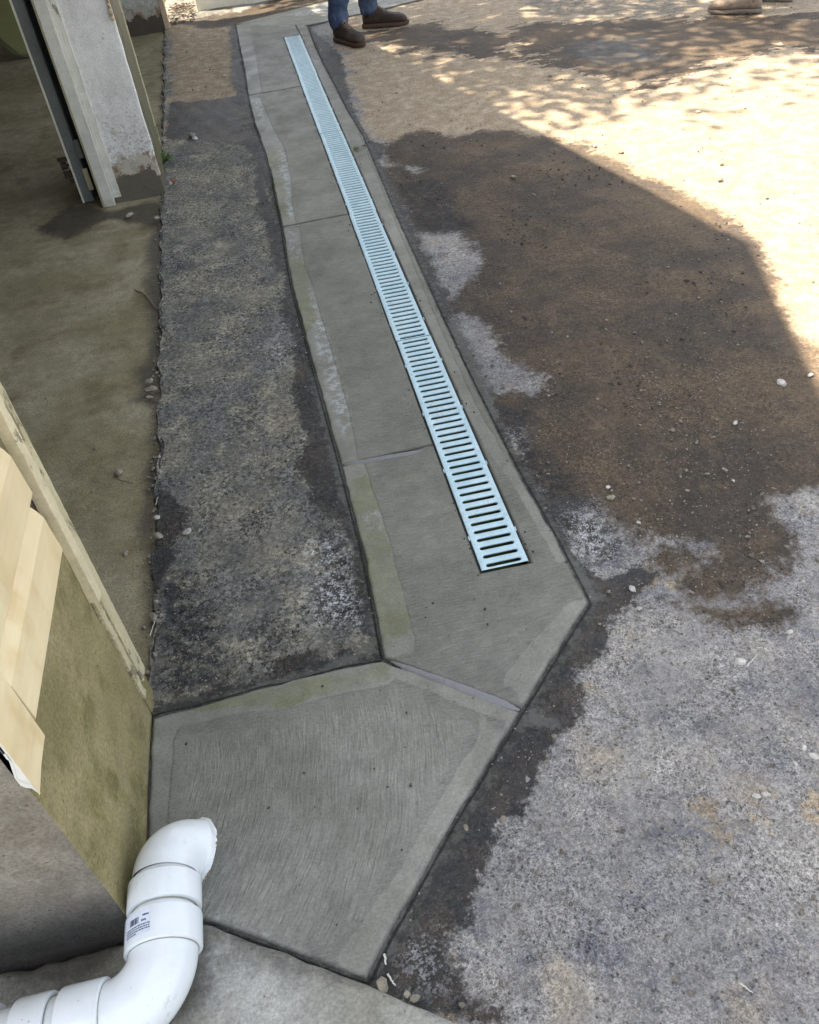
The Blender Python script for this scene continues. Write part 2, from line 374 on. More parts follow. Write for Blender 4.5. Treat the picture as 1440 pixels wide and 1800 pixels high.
def mat_plain(name, c, rough=.6, metal=0., spec=.4, ns=60, var=.2, bump=.001):
    n = NT(name); f = n.noise(ns, 5, .65); g = n.noise(6, 4, .6)
    col = n.mix(f, tuple(x * (1 - var) for x in c), tuple(min(1, x * (1 + var)) for x in c))
    col = n.mul(col, n.ss(g, .3, .7, .9, 1.08))
    return n.done(col, rough, n.bump(f, bump, .7), spec, metal)

def mat_pvc():
    n = NT('white_pvc'); f = n.noise(220, 3, .7); g = n.noise(12, 5, .7)
    sm = n.ss(n.noise(16, 6, .75, vec=n.scl(n.pos, (1, .5, 1))), .60, .68); spk = n.ss(n.vor(60), .10, .06)
    spk = M_(n, spk, n.ss(n.noise(9, 3), .5, .6))
    col = n.mix(n.ss(g, .4, .7), (.80, .84, .86), (.74, .78, .79))
    col = n.mix(M_(n, sm, .38), col, (.46, .42, .33)); col = n.mix(M_(n, spk, .7), col, (.20, .17, .13))
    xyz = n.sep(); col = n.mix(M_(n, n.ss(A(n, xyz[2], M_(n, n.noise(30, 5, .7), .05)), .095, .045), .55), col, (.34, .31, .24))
    return n.done(col, n.ss(g, .3, .7, .12, .26), n.bump(A(n, M_(n, g, 1.), M_(n, f, .05)), .0012, .5), .5)

def mat_grate():
    n = NT('pale_blue_grate'); f = n.noise(150, 4, .7); g = n.noise(7, 4, .6)
    col = n.mix(n.ss(g, .35, .65), (.50, .70, .77), (.57, .75, .81))
    col = n.mix(M_(n, n.ss(A(n, n.noise(48, 6, .78), M_(n, n.noise(4, 3), .25)), .70, .80), .55), col, (.33, .34, .28)); col = n.mul(col, n.ss(n.noise(25, 5, .7), .3, .7, .90, 1.05))
    return n.done(col, .38, n.bump(f, .0006, .6), .5)

def mat_leaf(name, c, tr=.35):
    n = NT(name); f = n.noise(3, 3, .6); col = n.mix(f, tuple(x * .6 for x in c), tuple(x * 1.4 for x in c))
    n.b.inputs['Roughness'].default_value = .5; n.put(n.b.inputs['Base Color'], col)
    return n.m

def mat_denim():
    n = NT('blue_denim'); w = n.noise(900, 2, .6, vec=n.scl(n.pos, (1, 1, .5))); g = n.noise(9, 5, .65); s = n.noise(30, 4, .6, vec=n.scl(n.pos, (1, 1, .25)))
    col = n.mix(n.ss(g, .35, .65), (.035, .055, .115), (.085, .115, .175)); col = n.mix(M_(n, n.ss(s, .55, .7), .5), col, (.19, .22, .26))
    col = n.mul(col, n.ss(w, .3, .7, .8, 1.2)); return n.done(col, .9, n.bump(A(n, g, M_(n, s, .4)), .02, .6), .2)

def mat_leather(name, a, b, mud=(.13, .10, .07)):
    n = NT(name); g = n.noise(22, 5, .65); f = n.noise(170, 4, .7); col = n.mix(n.ss(g, .35, .65), a, b)
    xyz = n.sep(); col = n.mix(M_(n, n.ss(A(n, xyz[2], M_(n, g, .05)), .085, .04), .7), col, mud)
    col = n.mul(col, n.ss(f, .3, .7, .8, 1.15)); return n.done(col, .58, n.bump(A(n, g, M_(n, f, .4)), .012, 1.), .4)

def mat_stone(name, c, c2):
    n = NT(name); oi = n.t.nodes.new('ShaderNodeObjectInfo'); f = n.noise(90, 5, .7); rv = n.vor(40, out='Color')
    sp = n.t.nodes.new('ShaderNodeSeparateColor'); n.put(sp.inputs[0], rv)
    col = n.mix(A(n, M_(n, oi.outputs['Random'], .5), M_(n, sp.outputs[0], .5)), c, c2); col = n.mul(col, n.ss(f, .3, .7, .72, 1.2))
    return n.done(col, .85, n.bump(f, .003, .8), .35)

M = dict(
    asphalt=mat_driveway(), conc=mat_concrete_new(), joint=mat_joint(),
    floor=mat_old_concrete('garage_floor_concrete', (.290, .252, .142), (.395, .350, .225), (.200, .160, .082), .0, 0, wetattr='damp', dirtscale=2.2),
    walk=mat_old_concrete('old_walk_concrete', (.31, .30, .25), (.50, .50, .46), (.22, .20, .155), .2, 0, wetattr='damp', dirtscale=4.),
    found=mat_old_concrete('mossy_foundation', (.370, .320, .165), (.260, .228, .105), (.185, .165, .060), .35, .62, dirtscale=4.5),
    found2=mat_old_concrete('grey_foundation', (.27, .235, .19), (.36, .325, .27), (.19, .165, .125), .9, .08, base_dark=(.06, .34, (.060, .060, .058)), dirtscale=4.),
    pier=mat_peeling('peeling_white_wall', (.90, .90, .87), (.56, .52, .44), (.150, .138, .105), 0, .5, .12),
    pier2=mat_peeling('peeling_green_white_wall', (.62, .64, .58), (.45, .43, .36), (.095, .080, .060), 0, .8, .5),
    jamb=mat_paintwood('painted_jamb', (.74, .74, .66), peel=.35, low=.02),
    jambedge=mat_paintwood('cream_jamb_edge', (.66, .58, .38), peel=.2),
    oldwood=mat_paintwood('mossy_side_board', (.13, .115, .075), peel=.6, green=.7),
    barewood=mat_paintwood('split_wood', (.60, .47, .32), peel=.1),
    trim=mat_paintwood('flaking_trim', (.62, .56, .36), (.22, .17, .08), peel=.75, green=.25, low=.07),
    trim2=mat_paintwood('cream_trim', (.70, .63, .43), (.26, .19, .09), peel=.25),
    vinyl=mat_vinyl(), white=mat_plain('white_board', (.86, .82, .68), .7, ns=30, var=.15),
    torn=mat_plain('white_torn_edge', (.80, .79, .74), .5, var=.06),
    brick=mat_plain('brown_sill', (.085, .055, .04), .9, ns=35, var=.5, bump=.006),
    steel=mat_plain('galvanised_steel', (.21, .235, .235), .45, .35, ns=45, var=.22),
    steele=mat_plain('bright_steel_edge', (.86, .82, .70), .35, .1, ns=90, var=.2),
    rust=mat_plain('rusty_steel', (.055, .042, .032), .8, .2, ns=90, var=.5),
    dark=mat_plain('shade_board', (.018, .020, .026), .7, var=.3),  # near-black filler for spots that are only in shade
    channel_black=mat_plain('channel_plastic', (.012, .013, .013), .6, var=.2),  # near-black plastic of the drain channel itself
    pvc=mat_pvc(), grate=mat_grate(), ink=mat_plain('label_ink', (.05, .06, .10), .5), inkw=mat_plain('label_paper', (.70, .76, .86), .4, var=.03),
    crease=mat_plain('grey_crease_shade', (.36, .36, .30), .4, ns=120, var=.4),
    glue=mat_plain('dirty_glue', (.24, .20, .12), .35, ns=90, var=.5),
    roof=mat_plain('roof_shingle', (.06, .06, .06), .9, ns=80, var=.4), timber=mat_plain('bare_timber', (.28, .19, .11), .8, ns=40, var=.3),
    inner=mat_plain('interior_board', (.22, .19, .11), .9, ns=20, var=.3),
    cream=mat_plain('pale_green_plastic', (.26, .27, .12), .5, ns=30, var=.12), crim=mat_plain('grey_rim', (.20, .20, .14), .5),
    dirt=mat_plain('dirt_ground', (.13, .105, .07), .95, ns=20, var=.4, bump=.02),
    grass=mat_plain('grass_ground', (.045, .07, .02), .95, ns=20, var=.5, bump=.03),
    leaf=mat_leaf('leaf_green', (.06, .10, .025)), bark=mat_plain('bark', (.09, .065, .045), .95, ns=25, var=.5, bump=.02),
    weed=mat_leaf('weed_green', (.075, .13, .03)), dryleaf=mat_plain('orange_leaf', (.42, .15, .05), .6), greenleaf=mat_plain('olive_leaf', (.12, .16, .045), .5),
    twig=mat_plain('dry_twig', (.20, .15, .09), .85, ns=90, var=.3), pstick=mat_plain('pale_stick', (.62, .60, .54), .7, ns=90, var=.2),
    denim=mat_denim(), boot=mat_leather('brown_leather', (.040, .027, .020), (.075, .050, .036), (.10, .075, .05)), sole=mat_plain('boot_sole', (.085, .05, .035), .8, ns=60, var=.4),
    tanboot=mat_leather('tan_suede', (.26, .20, .15), (.36, .29, .225), (.20, .165, .13)), tansole=mat_plain('tan_sole', (.20, .17, .14), .8, ns=60, var=.3),
    lace=mat_plain('boot_lace', (.26, .22, .15), .8), skin=mat_plain('skin', (.50, .30, .21), .55, ns=40, var=.08), hair=mat_plain('hair', (.04, .028, .018), .6, ns=90, var=.4),
    shirt=mat_plain('grey_shirt', (.20, .22, .25), .9, ns=50, var=.15), shirt2=mat_plain('navy_shirt', (.05, .07, .13), .9, ns=50, var=.15),
    stone=mat_stone('stone_grey', (.20, .18, .135), (.38, .34, .27)), stonel=mat_stone('stone_pale', (.40, .39, .36), (.62, .60, .55)),
    gravel=mat_stone('gravel_mixed', (.09, .08, .065), (.46, .42, .35)), crumb=mat_plain('cement_crumb', (.05, .052, .043), .8, ns=60, var=.4),
    mud=mat_plain('mud_clod', (.060, .048, .038), .9, ns=60, var=.45, bump=.004),
    eye=mat_plain('eye_dark', (.02, .015, .01), .3),
)

# ------------------------------------------------------------------ layout in world metres
WX, WY = -.525, .754                      # outer wall plane, outer corner
DX0, DX1, DY0, DY1 = .3250, .4500, 1.475, 7.440   # drain grate rectangle
L_edge = GP([(415, 45), (421, 80), (430, 125), (436, 170), (448, 220), (466, 270), (479, 320), (488, 365), (496, 402), (503, 450), (514, 510), (530, 570), (548, 640), (571, 722), (590, 790), (599, 822), (616, 890), (636, 965), (655, 1060), (674, 1161)])
R_edge = GP([(541, 48), (555, 85), (568, 112), (588, 150), (608, 190), (637, 238), (655, 280), (680, 340), (706, 400), (730, 452), (757, 512), (783, 570), (812, 630), (838, 685), (872, 752), (896, 800), (921, 850), (948, 895), (980, 950), (1003, 997), (1036, 1062)])
J2, J3, J4 = L_edge[3], L_edge[8], L_edge[15]
gap = .010
near_poly = np.vstack([GP([(268, 1264), (330, 1248), (400, 1228), (470, 1208), (540, 1190), (610, 1174), (674, 1163), (740, 1186), (800, 1208), (860, 1230), (917, 1253), (860, 1345), (800, 1446), (740, 1553), (690, 1640), (647, 1727), (600, 1712), (540, 1688), (470, 1660), (400, 1636), (350, 1622), (300, 1640)]), np.array([[-.527, .762], [-.525, .9], [-.524, 1.1]])])
j5b = GP([(917, 1253)])[0]
end_poly = np.vstack([L_edge[15:], GP([(740, 1184), (800, 1206), (860, 1228), (918, 1251), (960, 1182), (1000, 1118)]), R_edge[::-1], [[DX1 + .0014, L_edge[0][1] - .01], [DX1 + .0014, DY0 - .0014], [DX0 - .0014, DY0 - .0014], [DX0 - .0014, J4[1] + .012]]])
def strip_poly(i0, i1, ytop_extra=.0):
    seg = L_edge[i0:i1 + 1][::-1]       # from near to far
    a = [DX0 - .0014, seg[0][1] + .012]; b = [DX0 - .0014, seg[-1][1] + .012]
    return np.vstack([[a], seg, [b]])
top_poly = np.vstack([L_edge[0:4][::-1], [[DX1 + .0014, L_edge[0][1] - .01], [DX1 + .0014, DY1 + .006], [DX0 - .0014, DY1 + .006], [DX0 - .0014, J2[1] + .012]]])
far_poly = np.vstack([GP([(415, 43), (480, 45), (541, 46), (570, 40), (600, 33), (680, 15), (760, -5)]), GP([(700, -28), (640, -14), (585, 1), (520, 17), (480, 27), (440, 37)])])
apron_outline = np.vstack([L_edge, near_poly[0:1] * 0 + near_poly[6:7]])
full_apron = [near_poly, np.vstack([L_edge, j5b[None], R_edge[::-1]]), far_poly]

def apron_sd(P):
    r = np.full(len(P), -9.)
    for p in full_apron: r = np.maximum(r, sd_poly(P, p))
    return np.clip(r, -.5, .5)

# stains and dark patches, traced where they lie on the ground
WET = [
 [(1036, 1060), (1060, 1035), (1105, 1020), (1150, 1008), (1128, 1042), (1105, 1062), (1085, 1085), (1068, 1110), (1070, 1140), (1042, 1165), (1012, 1175), (1018, 1205), (1028, 1235), (1015, 1278), (990, 1300), (968, 1330), (948, 1368), (930, 1400), (926, 1433), (880, 1462), (872, 1510), (862, 1543), (832, 1573), (820, 1613), (797, 1640), (793, 1677), (812, 1705), (820, 1745), (845, 1768), (880, 1783), (890, 1810), (640, 1760), (640, 1720), (800, 1440), (915, 1250), (1000, 1110)],
 [(545, 50), (600, 95), (612, 160), (632, 218), (650, 245), (676, 252), (668, 285), (700, 330), (735, 420), (760, 470), (800, 540), (790, 560), (740, 480), (680, 345), (640, 240), (590, 150)],
 [(950, 905), (985, 870), (1030, 885), (1000, 930), (1010, 980), (1045, 1020), (1110, 1000), (1150, 1008), (1036, 1062), (990, 960)],
 [(448, 225), (470, 270), (480, 320), (470, 330), (455, 300), (430, 255), (400, 250), (300, 245), (290, 240), (300, 180), (380, 175), (436, 165)],
 [(415, 45), (436, 168), (425, 175), (405, 140), (408, 90), (402, 50)],
 [(455, 290), (490, 400), (500, 460), (500, 490), (478, 445), (467, 400), (456, 380), (448, 330)],
 [(498, 470), (530, 565), (560, 680), (595, 810), (640, 960), (672, 1155), (640, 1100), (618, 1010), (625, 950), (600, 920), (560, 905), (535, 880), (530, 840), (520, 800), (535, 760), (520, 700), (510, 640), (520, 600), (490, 545), (505, 520)],
 [(268, 868), (285, 862), (305, 868), (327, 900), (325, 925), (305, 965), (295, 1000), (280, 1040), (268, 1050), (250, 1000), (270, 940)],
 [(270, 1262), (290, 1240), (350, 1225), (380, 1200), (420, 1215), (470, 1185), (500, 1150), (560, 1150), (620, 1140), (672, 1155), (674, 1164), (540, 1195)],
]
BROWN = [
 [(668, 252), (740, 228), (800, 240), (850, 228), (930, 236), (1040, 256), (1120, 302), (1230, 352), (1305, 395), (1340, 440), (1368, 490), (1385, 550), (1425, 610), (1470, 690), (1500, 720), (1500, 850), (1380, 868), (1340, 880), (1400, 935), (1395, 975), (1383, 1007), (1313, 1037), (1250, 1073), (1190, 1020), (1247, 975), (1240, 950), (1160, 945), (1110, 948), (1060, 900), (1020, 880), (960, 890), (880, 750), (860, 690), (940, 690), (950, 670), (910, 640), (870, 610), (860, 570), (800, 545), (815, 500), (835, 480), (835, 430), (800, 410), (730, 405), (690, 330), (672, 300), (700, 288), (738, 292), (745, 300), (700, 290), (672, 285)],
 [(1150, 960), (1240, 965), (1235, 1010), (1170, 1010), (1130, 995)],
 [(1190, 1060), (1260, 1065), (1340, 1070), (1400, 1065), (1400, 1085), (1340, 1095), (1280, 1110), (1215, 1085)],
 [(1215, 1070), (1238, 1075), (1240, 1092), (1222, 1090)],
 [(290, 40), (420, 20), (480, 0), (640, -20), (585, 2), (480, 28), (415, 44), (360, 50)],
]
DAMP_DARK = [
 [(960, 38), (1200, 30), (1330, 28), (1500, 25), (1500, 60), (1440, 90), (1380, 80), (1290, 110), (1240, 105), (1200, 135), (1120, 150), (1000, 130), (940, 110), (880, 80), (900, 55)],
 [(1290, 58), (1380, 60), (1500, 70), (1500, 85), (1380, 84), (1300, 75)],
 [(640, 60), (760, 40), (880, 60), (900, 90), (820, 100), (700, 90)],  # darker patch right of the far boots
]
BLACK = [
 [(700, 405), (735, 500), (800, 620), (880, 770), (930, 860), (1000, 960), (1020, 890), (1060, 900), (1000, 830), (940, 780), (930, 730), (870, 700), (835, 620), (800, 560), (760, 480), (740, 420)],
 [(690, 330), (760, 310), (800, 350), (830, 400), (760, 410), (720, 390)],
 [(700, 1640), (780, 1640), (800, 1700), (850, 1770), (820, 1800), (740, 1760), (650, 1730)],
 [(1000, 880), (1060, 900), (1110, 960), (1080, 990), (1020, 1000), (1000, 960)],
 [(560, 930), (640, 960), (660, 1080), (600, 1140), (560, 1060)],
 [(275, 1000), (330, 1000), (420, 1200), (300, 1240), (272, 1200)],
]
FLECK = [
 [(520, 950), (600, 940), (635, 1000), (650, 1100), (560, 1120), (530, 1060)],
 [(995, 895), (1050, 880), (1110, 955), (1060, 1000), (1000, 990), (985, 940)],
 [(470, 600), (505, 560), (512, 640), (480, 660)],
 [(880, 760), (925, 755), (915, 790), (890, 795)],
 [(700, 1650), (760, 1660), (790, 1740), (720, 1740)],
 [(1230, 1130), (1260, 1130), (1250, 1150)],
 [(1035, 1250), (1070, 1250), (1060, 1280), (1038, 1278)],
]
DUST = [
 [(600, 95), (590, 40), (600, -60), (1800, -60), (1800, 760), (1440, 740), (1330, 560), (1250, 450), (1150, 400), (1000, 330), (850, 270), (700, 262), (660, 248), (640, 232), (615, 160)],
 [(290, 30), (410, 40), (425, 160), (450, 230), (420, 250), (290, 250)],
 [(780, 1470), (800, 1480), (790, 1500)],
 [(1300, 1360), (1340, 1360), (1345, 1400), (1300, 1410)],
 [(970, 1730), (1010, 1760), (990, 1790), (965, 1760)], [(1290, 1760), (1330, 1750), (1330, 1800), (1290, 1800)],
 [(1030, 1300), (1090, 1310), (1100, 1340), (1050, 1345)],
]
PUDDLE = [
 [(1000, 75), (1060, 60), (1140, 60), (1180, 90), (1150, 110), (1100, 125), (1030, 120), (990, 100)],
 [(900, -5), (1040, -5), (1230, -5), (1240, 25), (1150, 34), (1040, 30), (920, 30)],
]
SMEAR = [
 [(917, 1256), (935, 1245), (970, 1262), (990, 1268), (985, 1276), (940, 1280), (905, 1275)],
 [(660, 1145), (672, 1120), (660, 1060), (650, 1060), (655, 1120), (640, 1140), (560, 1170), (470, 1200), (400, 1222), (400, 1228), (600, 1178)],
 [(540, 600), (555, 590), (600, 800), (640, 960), (632, 960), (600, 880), (560, 720)],
 [(1036, 1064), (1060, 1050), (1040, 1020), (1000, 975), (960, 905), (985, 960), (1020, 1040)],
 [(785, 570), (800, 560), (850, 660), (880, 740), (868, 745), (820, 650)],
 [(650, 1700), (700, 1600), (770, 1490), (778, 1500), (710, 1620), (662, 1712)],
]

# ------------------------------------------------------------------ ground sheets
def edge_x(y):
    return np.interp(y, [-2, .7, 1.2, 2.6, 4.5, 8.8, 14, 100], [-.527, -.527, -.527, -.537, -.572, -.635, -.70, -.70]) + .006 * np.sin(y * 17) + .004 * np.sin(y * 41 + 1)
def wave(X, Y, s, seed):
    r = np.random.RandomState(seed); o = np.zeros_like(X)
    for k in range(6):
        a = r.rand() * 6.28; f = s * (1 + k * .55); o += np.sin((X * math.cos(a) + Y * math.sin(a)) * f + r.rand() * 6.28) / (1 + k * .6)
    return o
def grid_mesh(name, us, ys, fx, zfun, keep, mat, **tags):
    U, Y = np.meshgrid(us, ys); X = fx(U, Y); P = np.stack([X.ravel(), Y.ravel()], 1)
    Z = zfun(X, Y).ravel(); nx = len(us); ny = len(ys)
    idx = np.arange(nx * ny).reshape(ny, nx)
    F = np.stack([idx[:-1, :-1], idx[:-1, 1:], idx[1:, 1:], idx[1:, :-1]], -1).reshape(-1, 4)
    if keep is not None: k = keep(P); F = F[~(k[F].all(1))]
    me = bpy.data.meshes.new(name); n = len(P)
    me.vertices.add(n); me.vertices.foreach_set('co', np.stack([P[:, 0], P[:, 1], Z], 1).astype(np.float32).ravel())
    me.loops.add(F.size); me.loops.foreach_set('vertex_index', F.astype(np.int32).ravel())
    me.polygons.add(len(F)); me.polygons.foreach_set('loop_start', np.arange(0, F.size, 4, dtype=np.int32)); me.polygons.foreach_set('loop_total', np.full(len(F), 4, np.int32))
    me.update(calc_edges=True); me.validate()
    return me, P
us = [0]
while us[-1] < 60: us.append(us[-1] + max(.0095, (us[-1] - 1.5) * .045))
ys = [-1.2, -.8, -.5, -.3, -.1, .05]
while ys[-1] < 80: ys.append(ys[-1] + max(.0095, .0065 * ys[-1] if ys[-1] < 9 else (ys[-1] - 8) * .06))
far_l = [-60, -20, -8, -4]
us, ys = np.array(us), np.array([-60, -20, -6, -2.5] + ys)
def ground_z(X, Y):
    return .0022 * wave(X, Y, 9, 1) * np.clip((X + .6) / .1, 0, 1) + .0012 * wave(X, Y, 35, 2)
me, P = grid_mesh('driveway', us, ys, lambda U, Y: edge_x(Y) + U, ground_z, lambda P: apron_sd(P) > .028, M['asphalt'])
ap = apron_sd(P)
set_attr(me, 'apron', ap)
near = (P[:, 1] < 14) & (P[:, 0] < 7) & (P[:, 1] > -.5)
def nf(polys):
    r = np.full(len(P), -.5); r[near] = field(P[near], polys); return r
for nm, pl in (('wet', WET), ('brown', BROWN), ('damp', DAMP_DARK), ('black', BLACK), ('fleck', FLECK), ('dust', DUST), ('puddle', PUDDLE), ('smear', SMEAR)):
    set_attr(me, nm, nf(pl))
xs_l = np.interp(P[:, 1], L_edge[::-1, 1], L_edge[::-1, 0])
set_attr(me, 'strip', np.clip(np.minimum(xs_l - P[:, 0], P[:, 1] - 1.15), -.5, .5))
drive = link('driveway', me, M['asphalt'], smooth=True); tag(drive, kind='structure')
# broken asphalt arris along the garage floor
yy = np.arange(1.1, 8.6, .012); v = []; f = []
for i, y in enumerate(yy):
    x = float(edge_x(np.array(y))); j = .004 * math.sin(y * 97) + rng.uniform(-.003, .003)
    v += [(x + .012, y, .001), (x + .001 + j * .5, y, -.001), (x - .004 + j, y, -.012), (x - .004 + j, y, -.05)]
    if i:
        for k in range(3): a = 4 * i + k; f.append((a - 4, a - 3, a + 1, a))
ed = mesh('asphalt_edge', v, f, M['asphalt'], drive); ed['kind'] = 'stuff'
# low ground under everything else, out to the horizon
vv = [(-120, -120, -.06), (160, -120, -.06), (160, 160, -.06), (-120, 160, -.06)]
tag(mesh('ground', vv, [(0, 1, 2, 3)], M['grass']), kind='structure')

# garage floor
us2 = np.concatenate([np.linspace(-7.2, -1.4, 40)[:-1], np.linspace(-1.4, -.505, 60)]); ys2 = np.concatenate([np.arange(.80, 5.5, .02), np.linspace(5.5, 8.95, 70)])
me, P2 = grid_mesh('garage_floor', us2, ys2, lambda U, Y: U, lambda X, Y: -.014 + .0018 * wave(X, Y, 6, 5), None, M['floor'])
set_attr(me, 'damp', np.maximum.reduce([field(P2, [
    [(275, 370), (290, 370), (290, 700), (272, 900), (270, 1060), (262, 1100), (240, 900), (262, 800), (268, 650), (262, 560), (255, 500), (255, 430)],
    [(120, 355), (200, 365), (290, 345), (285, 400), (190, 380), (110, 420), (60, 400)],
    [(245, 640), (275, 600), (275, 720), (240, 700)]])]))
fl = link('garage_floor', me, M['floor'], smooth=True); tag(fl, kind='structure')

# ------------------------------------------------------------------ slabs
def resample(poly, step=.03, amp=.0012, seed=3, lock=None):
    r = np.random.RandomState(seed); out = []
    n = len(poly)
    for i in range(n):
        a, b = poly[i], poly[(i + 1) % n]; L = np.hypot(*(b - a)); k = max(1, int(L / step))
        for j in range(k):
            p = a + (b - a) * j / k
            if 0 < j and not (lock and lock(a, b)):
                nn = np.array([-(b - a)[1], (b - a)[0]]) / max(L, 1e-9); p = p + nn * r.randn() * amp
            out.append(p)
    return np.array(out)
def offset_poly(p, d):
    a = np.roll(p, 1, 0); b = np.roll(p, -1, 0)
    area = .5 * np.sum(p[:, 0] * b[:, 1] - b[:, 0] * p[:, 1]); s = 1 if area > 0 else -1
    e1 = p - a; e2 = b - p; e1 /= np.linalg.norm(e1, axis=1)[:, None] + 1e-12; e2 /= np.linalg.norm(e2, axis=1)[:, None] + 1e-12
    n1 = np.stack([-e1[:, 1], e1[:, 0]], 1) * s; n2 = np.stack([-e2[:, 1], e2[:, 0]], 1) * s
    m_ = n1 + n2; L = np.linalg.norm(m_, axis=1)[:, None]; m_ = m_ / np.maximum(L, 1e-6); c = np.maximum((m_ * n1).sum(1), .45)
    return p + m_ * (d / c)[:, None] if np.ndim(d) else p + m_ * (d / c[:, None])
isdrain = lambda a, b: abs(a[0] - b[0]) < 1e-4 and (abs(a[0] - (DX0 - .0014)) < 1e-3 or abs(a[0] - (DX1 + .0014)) < 1e-3)
def slab(name, poly, z0, mat, parent=None, inset=.003, depth=.05, prof=None, attrs=None, cut=.028, seed=3, amp=.0012, zamp=.0008):
    prof = prof or [(0, -depth), (.0004, -.0065), (.0016, -.0034), (.0036, -.0013), (.0065, -.0003), (.0100, 0)]
    q = resample(poly, .028, amp, seed, isdrain)
    V = []; F = []; n = len(q); E = []
    for d, z in prof:
        r = offset_poly(q, inset + d)
        for p in r: V.append((p[0], p[1], z0 + z)); E.append(d)
    for k in range(len(prof) - 1):
        for i in range(n):
            a, b = k * n + i, k * n + (i + 1) % n; F.append((a, b, b + n, a + n))
    inner = V[-n:]
    bm = bmesh.new(); vs = [bm.verts.new(p) for p in inner]; bm.faces.new(vs)
    xs = [p[0] for p in inner]; ysl = [p[1] for p in inner]
    for ax, lo, hi in ((0, min(xs), max(xs)), (1, min(ysl), max(ysl))):
        t = lo + cut
        while t < hi - .004:
            co = [0, 0, 0]; no = [0, 0, 0]; co[ax] = t; no[ax] = 1
            bmesh.ops.bisect_plane(bm, geom=bm.verts[:] + bm.edges[:] + bm.faces[:], plane_co=co, plane_no=no, dist=1e-6); t += cut * (1 if ax == 0 else 1.3)
    bm.verts.index_update(); off = len(V)
    for w in bm.verts: V.append(tuple(w.co)); E.append(.010)
    for fc in bm.faces: F.append(tuple(off + w.index for w in fc.verts))
    bm.free(); V = np.array(V); P_ = V[:, :2]
    E = np.array(E); big = E >= .0139; E2 = E.copy()
    V[:, 2] += zamp * wave(P_[:, 0], P_[:, 1], 11, 8)
    area = .5 * np.sum(q[:, 0] * np.roll(q[:, 1], -1) - np.roll(q[:, 0], -1) * q[:, 1])
    if area < 0: F = [tuple(reversed(x)) for x in F]
    # ring quads share the polygon's winding; make sure they face out
    me = bpy.data.meshes.new(name); me.from_pydata(V.tolist(), [], F); me.update()
    bmm = bmesh.new(); bmm.from_mesh(me)
    for fc in bmm.faces:
        if fc.normal.z < -1e-4: fc.normal_flip()
    bmm.to_mesh(me); bmm.free()
    set_attr(me, 'edge', E2)
    for k, fn in (attrs or {}).items(): set_attr(me, k, fn(P_))
    return link(name, me, mat, parent, smooth=True)

BAND = [
 [(415, 40), (440, 40), (455, 130), (462, 168), (430, 170), (418, 60)],
 [(436, 172), (458, 172), (475, 215), (500, 262), (512, 310), (515, 360), (522, 398), (490, 402), (470, 270), (445, 220)],
 [(496, 404), (528, 402), (536, 470), (552, 510), (575, 590), (600, 670), (618, 740), (632, 815), (590, 825), (540, 620)],
 [(596, 822), (642, 815), (662, 880), (690, 965), (705, 1030), (728, 1110), (734, 1150), (672, 1166), (640, 1000)],
 [(265, 1262), (480, 1205), (674, 1160), (695, 1180), (690, 1205), (560, 1235), (480, 1254), (400, 1262), (310, 1285), (300, 1400), (290, 1640), (240, 1640)],
 [(680, 1164), (740, 1184), (920, 1250), (900, 1275), (860, 1262), (760, 1222), (695, 1196)],
 [(920, 1250), (890, 1290), (840, 1265), (845, 1300), (810, 1350), (700, 1540), (590, 1690), (640, 1735), (760, 1540)],
 [(1040, 1060), (1000, 1060), (940, 1130), (880, 1200), (910, 1220), (922, 1252)],
 [(480, 26), (600, -5), (640, -20), (640, 40), (540, 50), (415, 44)],
] + [[(562, 108), (640, 255), (700, 405), (770, 570), (850, 740), (930, 870), (1000, 985), (985, 1000), (900, 850), (860, 800), (800, 690), (740, 560), (690, 440), (650, 330), (600, 220), (545, 100)]]
OLIVE = [
 [(612, 850), (650, 835), (668, 900), (685, 965), (705, 1030), (726, 1110), (700, 1128), (678, 1140), (660, 1060), (640, 960)],
 [(470, 1215), (684, 1168), (688, 1200), (560, 1228), (500, 1248), (480, 1252)],
 [(330, 1252), (480, 1214), (480, 1245), (400, 1252)],
 [(505, 455), (528, 440), (548, 520), (560, 570), (540, 590), (520, 520)],
 [(470, 265), (495, 270), (505, 350), (512, 390), (492, 395), (480, 330)],
]
WHITE = [
 [(490, 265), (503, 268), (515, 340), (520, 388), (505, 385), (500, 330), (490, 300)],
 [(545, 555), (565, 555), (600, 660), (620, 740), (610, 790), (590, 740), (560, 640)],
 [(505, 400), (520, 402), (530, 450), (515, 470)],
 [(540, 500), (552, 510), (562, 560), (550, 560)],
 [(438, 175), (455, 175), (470, 210), (460, 220)],
 [(640, 900), (665, 900), (672, 935), (645, 930)],
 [(500, 30), (560, 12), (590, 5), (585, 20), (540, 30)],
 [(360, 1620), (470, 1655), (600, 1705), (560, 1690), (470, 1640), (380, 1605)],
]
swirl_poly = [(310, 1290), (500, 1255), (690, 1210), (850, 1270), (600, 1690), (300, 1640)]
cat = dict(band=lambda P: field(P, BAND), olive=lambda P: field(P, OLIVE), white=lambda P: field(P, WHITE), swirl=lambda P: field(P, [swirl_poly]))
apron = empty('concrete_apron', (0, 0, 0), kind='structure')
ZT = .0085
slab('concrete_slab', near_poly, ZT, M['conc'], apron, attrs=cat, seed=1)
slab('concrete_slab', end_poly, ZT, M['conc'], apron, attrs=cat, seed=2)
slab('concrete_slab', strip_poly(8, 15), ZT, M['conc'], apron, attrs=cat, seed=3)
slab('concrete_slab', strip_poly(3, 8), ZT, M['conc'], apron, attrs=cat, seed=4)
slab('concrete_slab', top_poly, ZT, M['conc'], apron, attrs=cat, seed=5)
slab('concrete_slab', far_poly, ZT, M['conc'], apron, attrs=cat, seed=6)
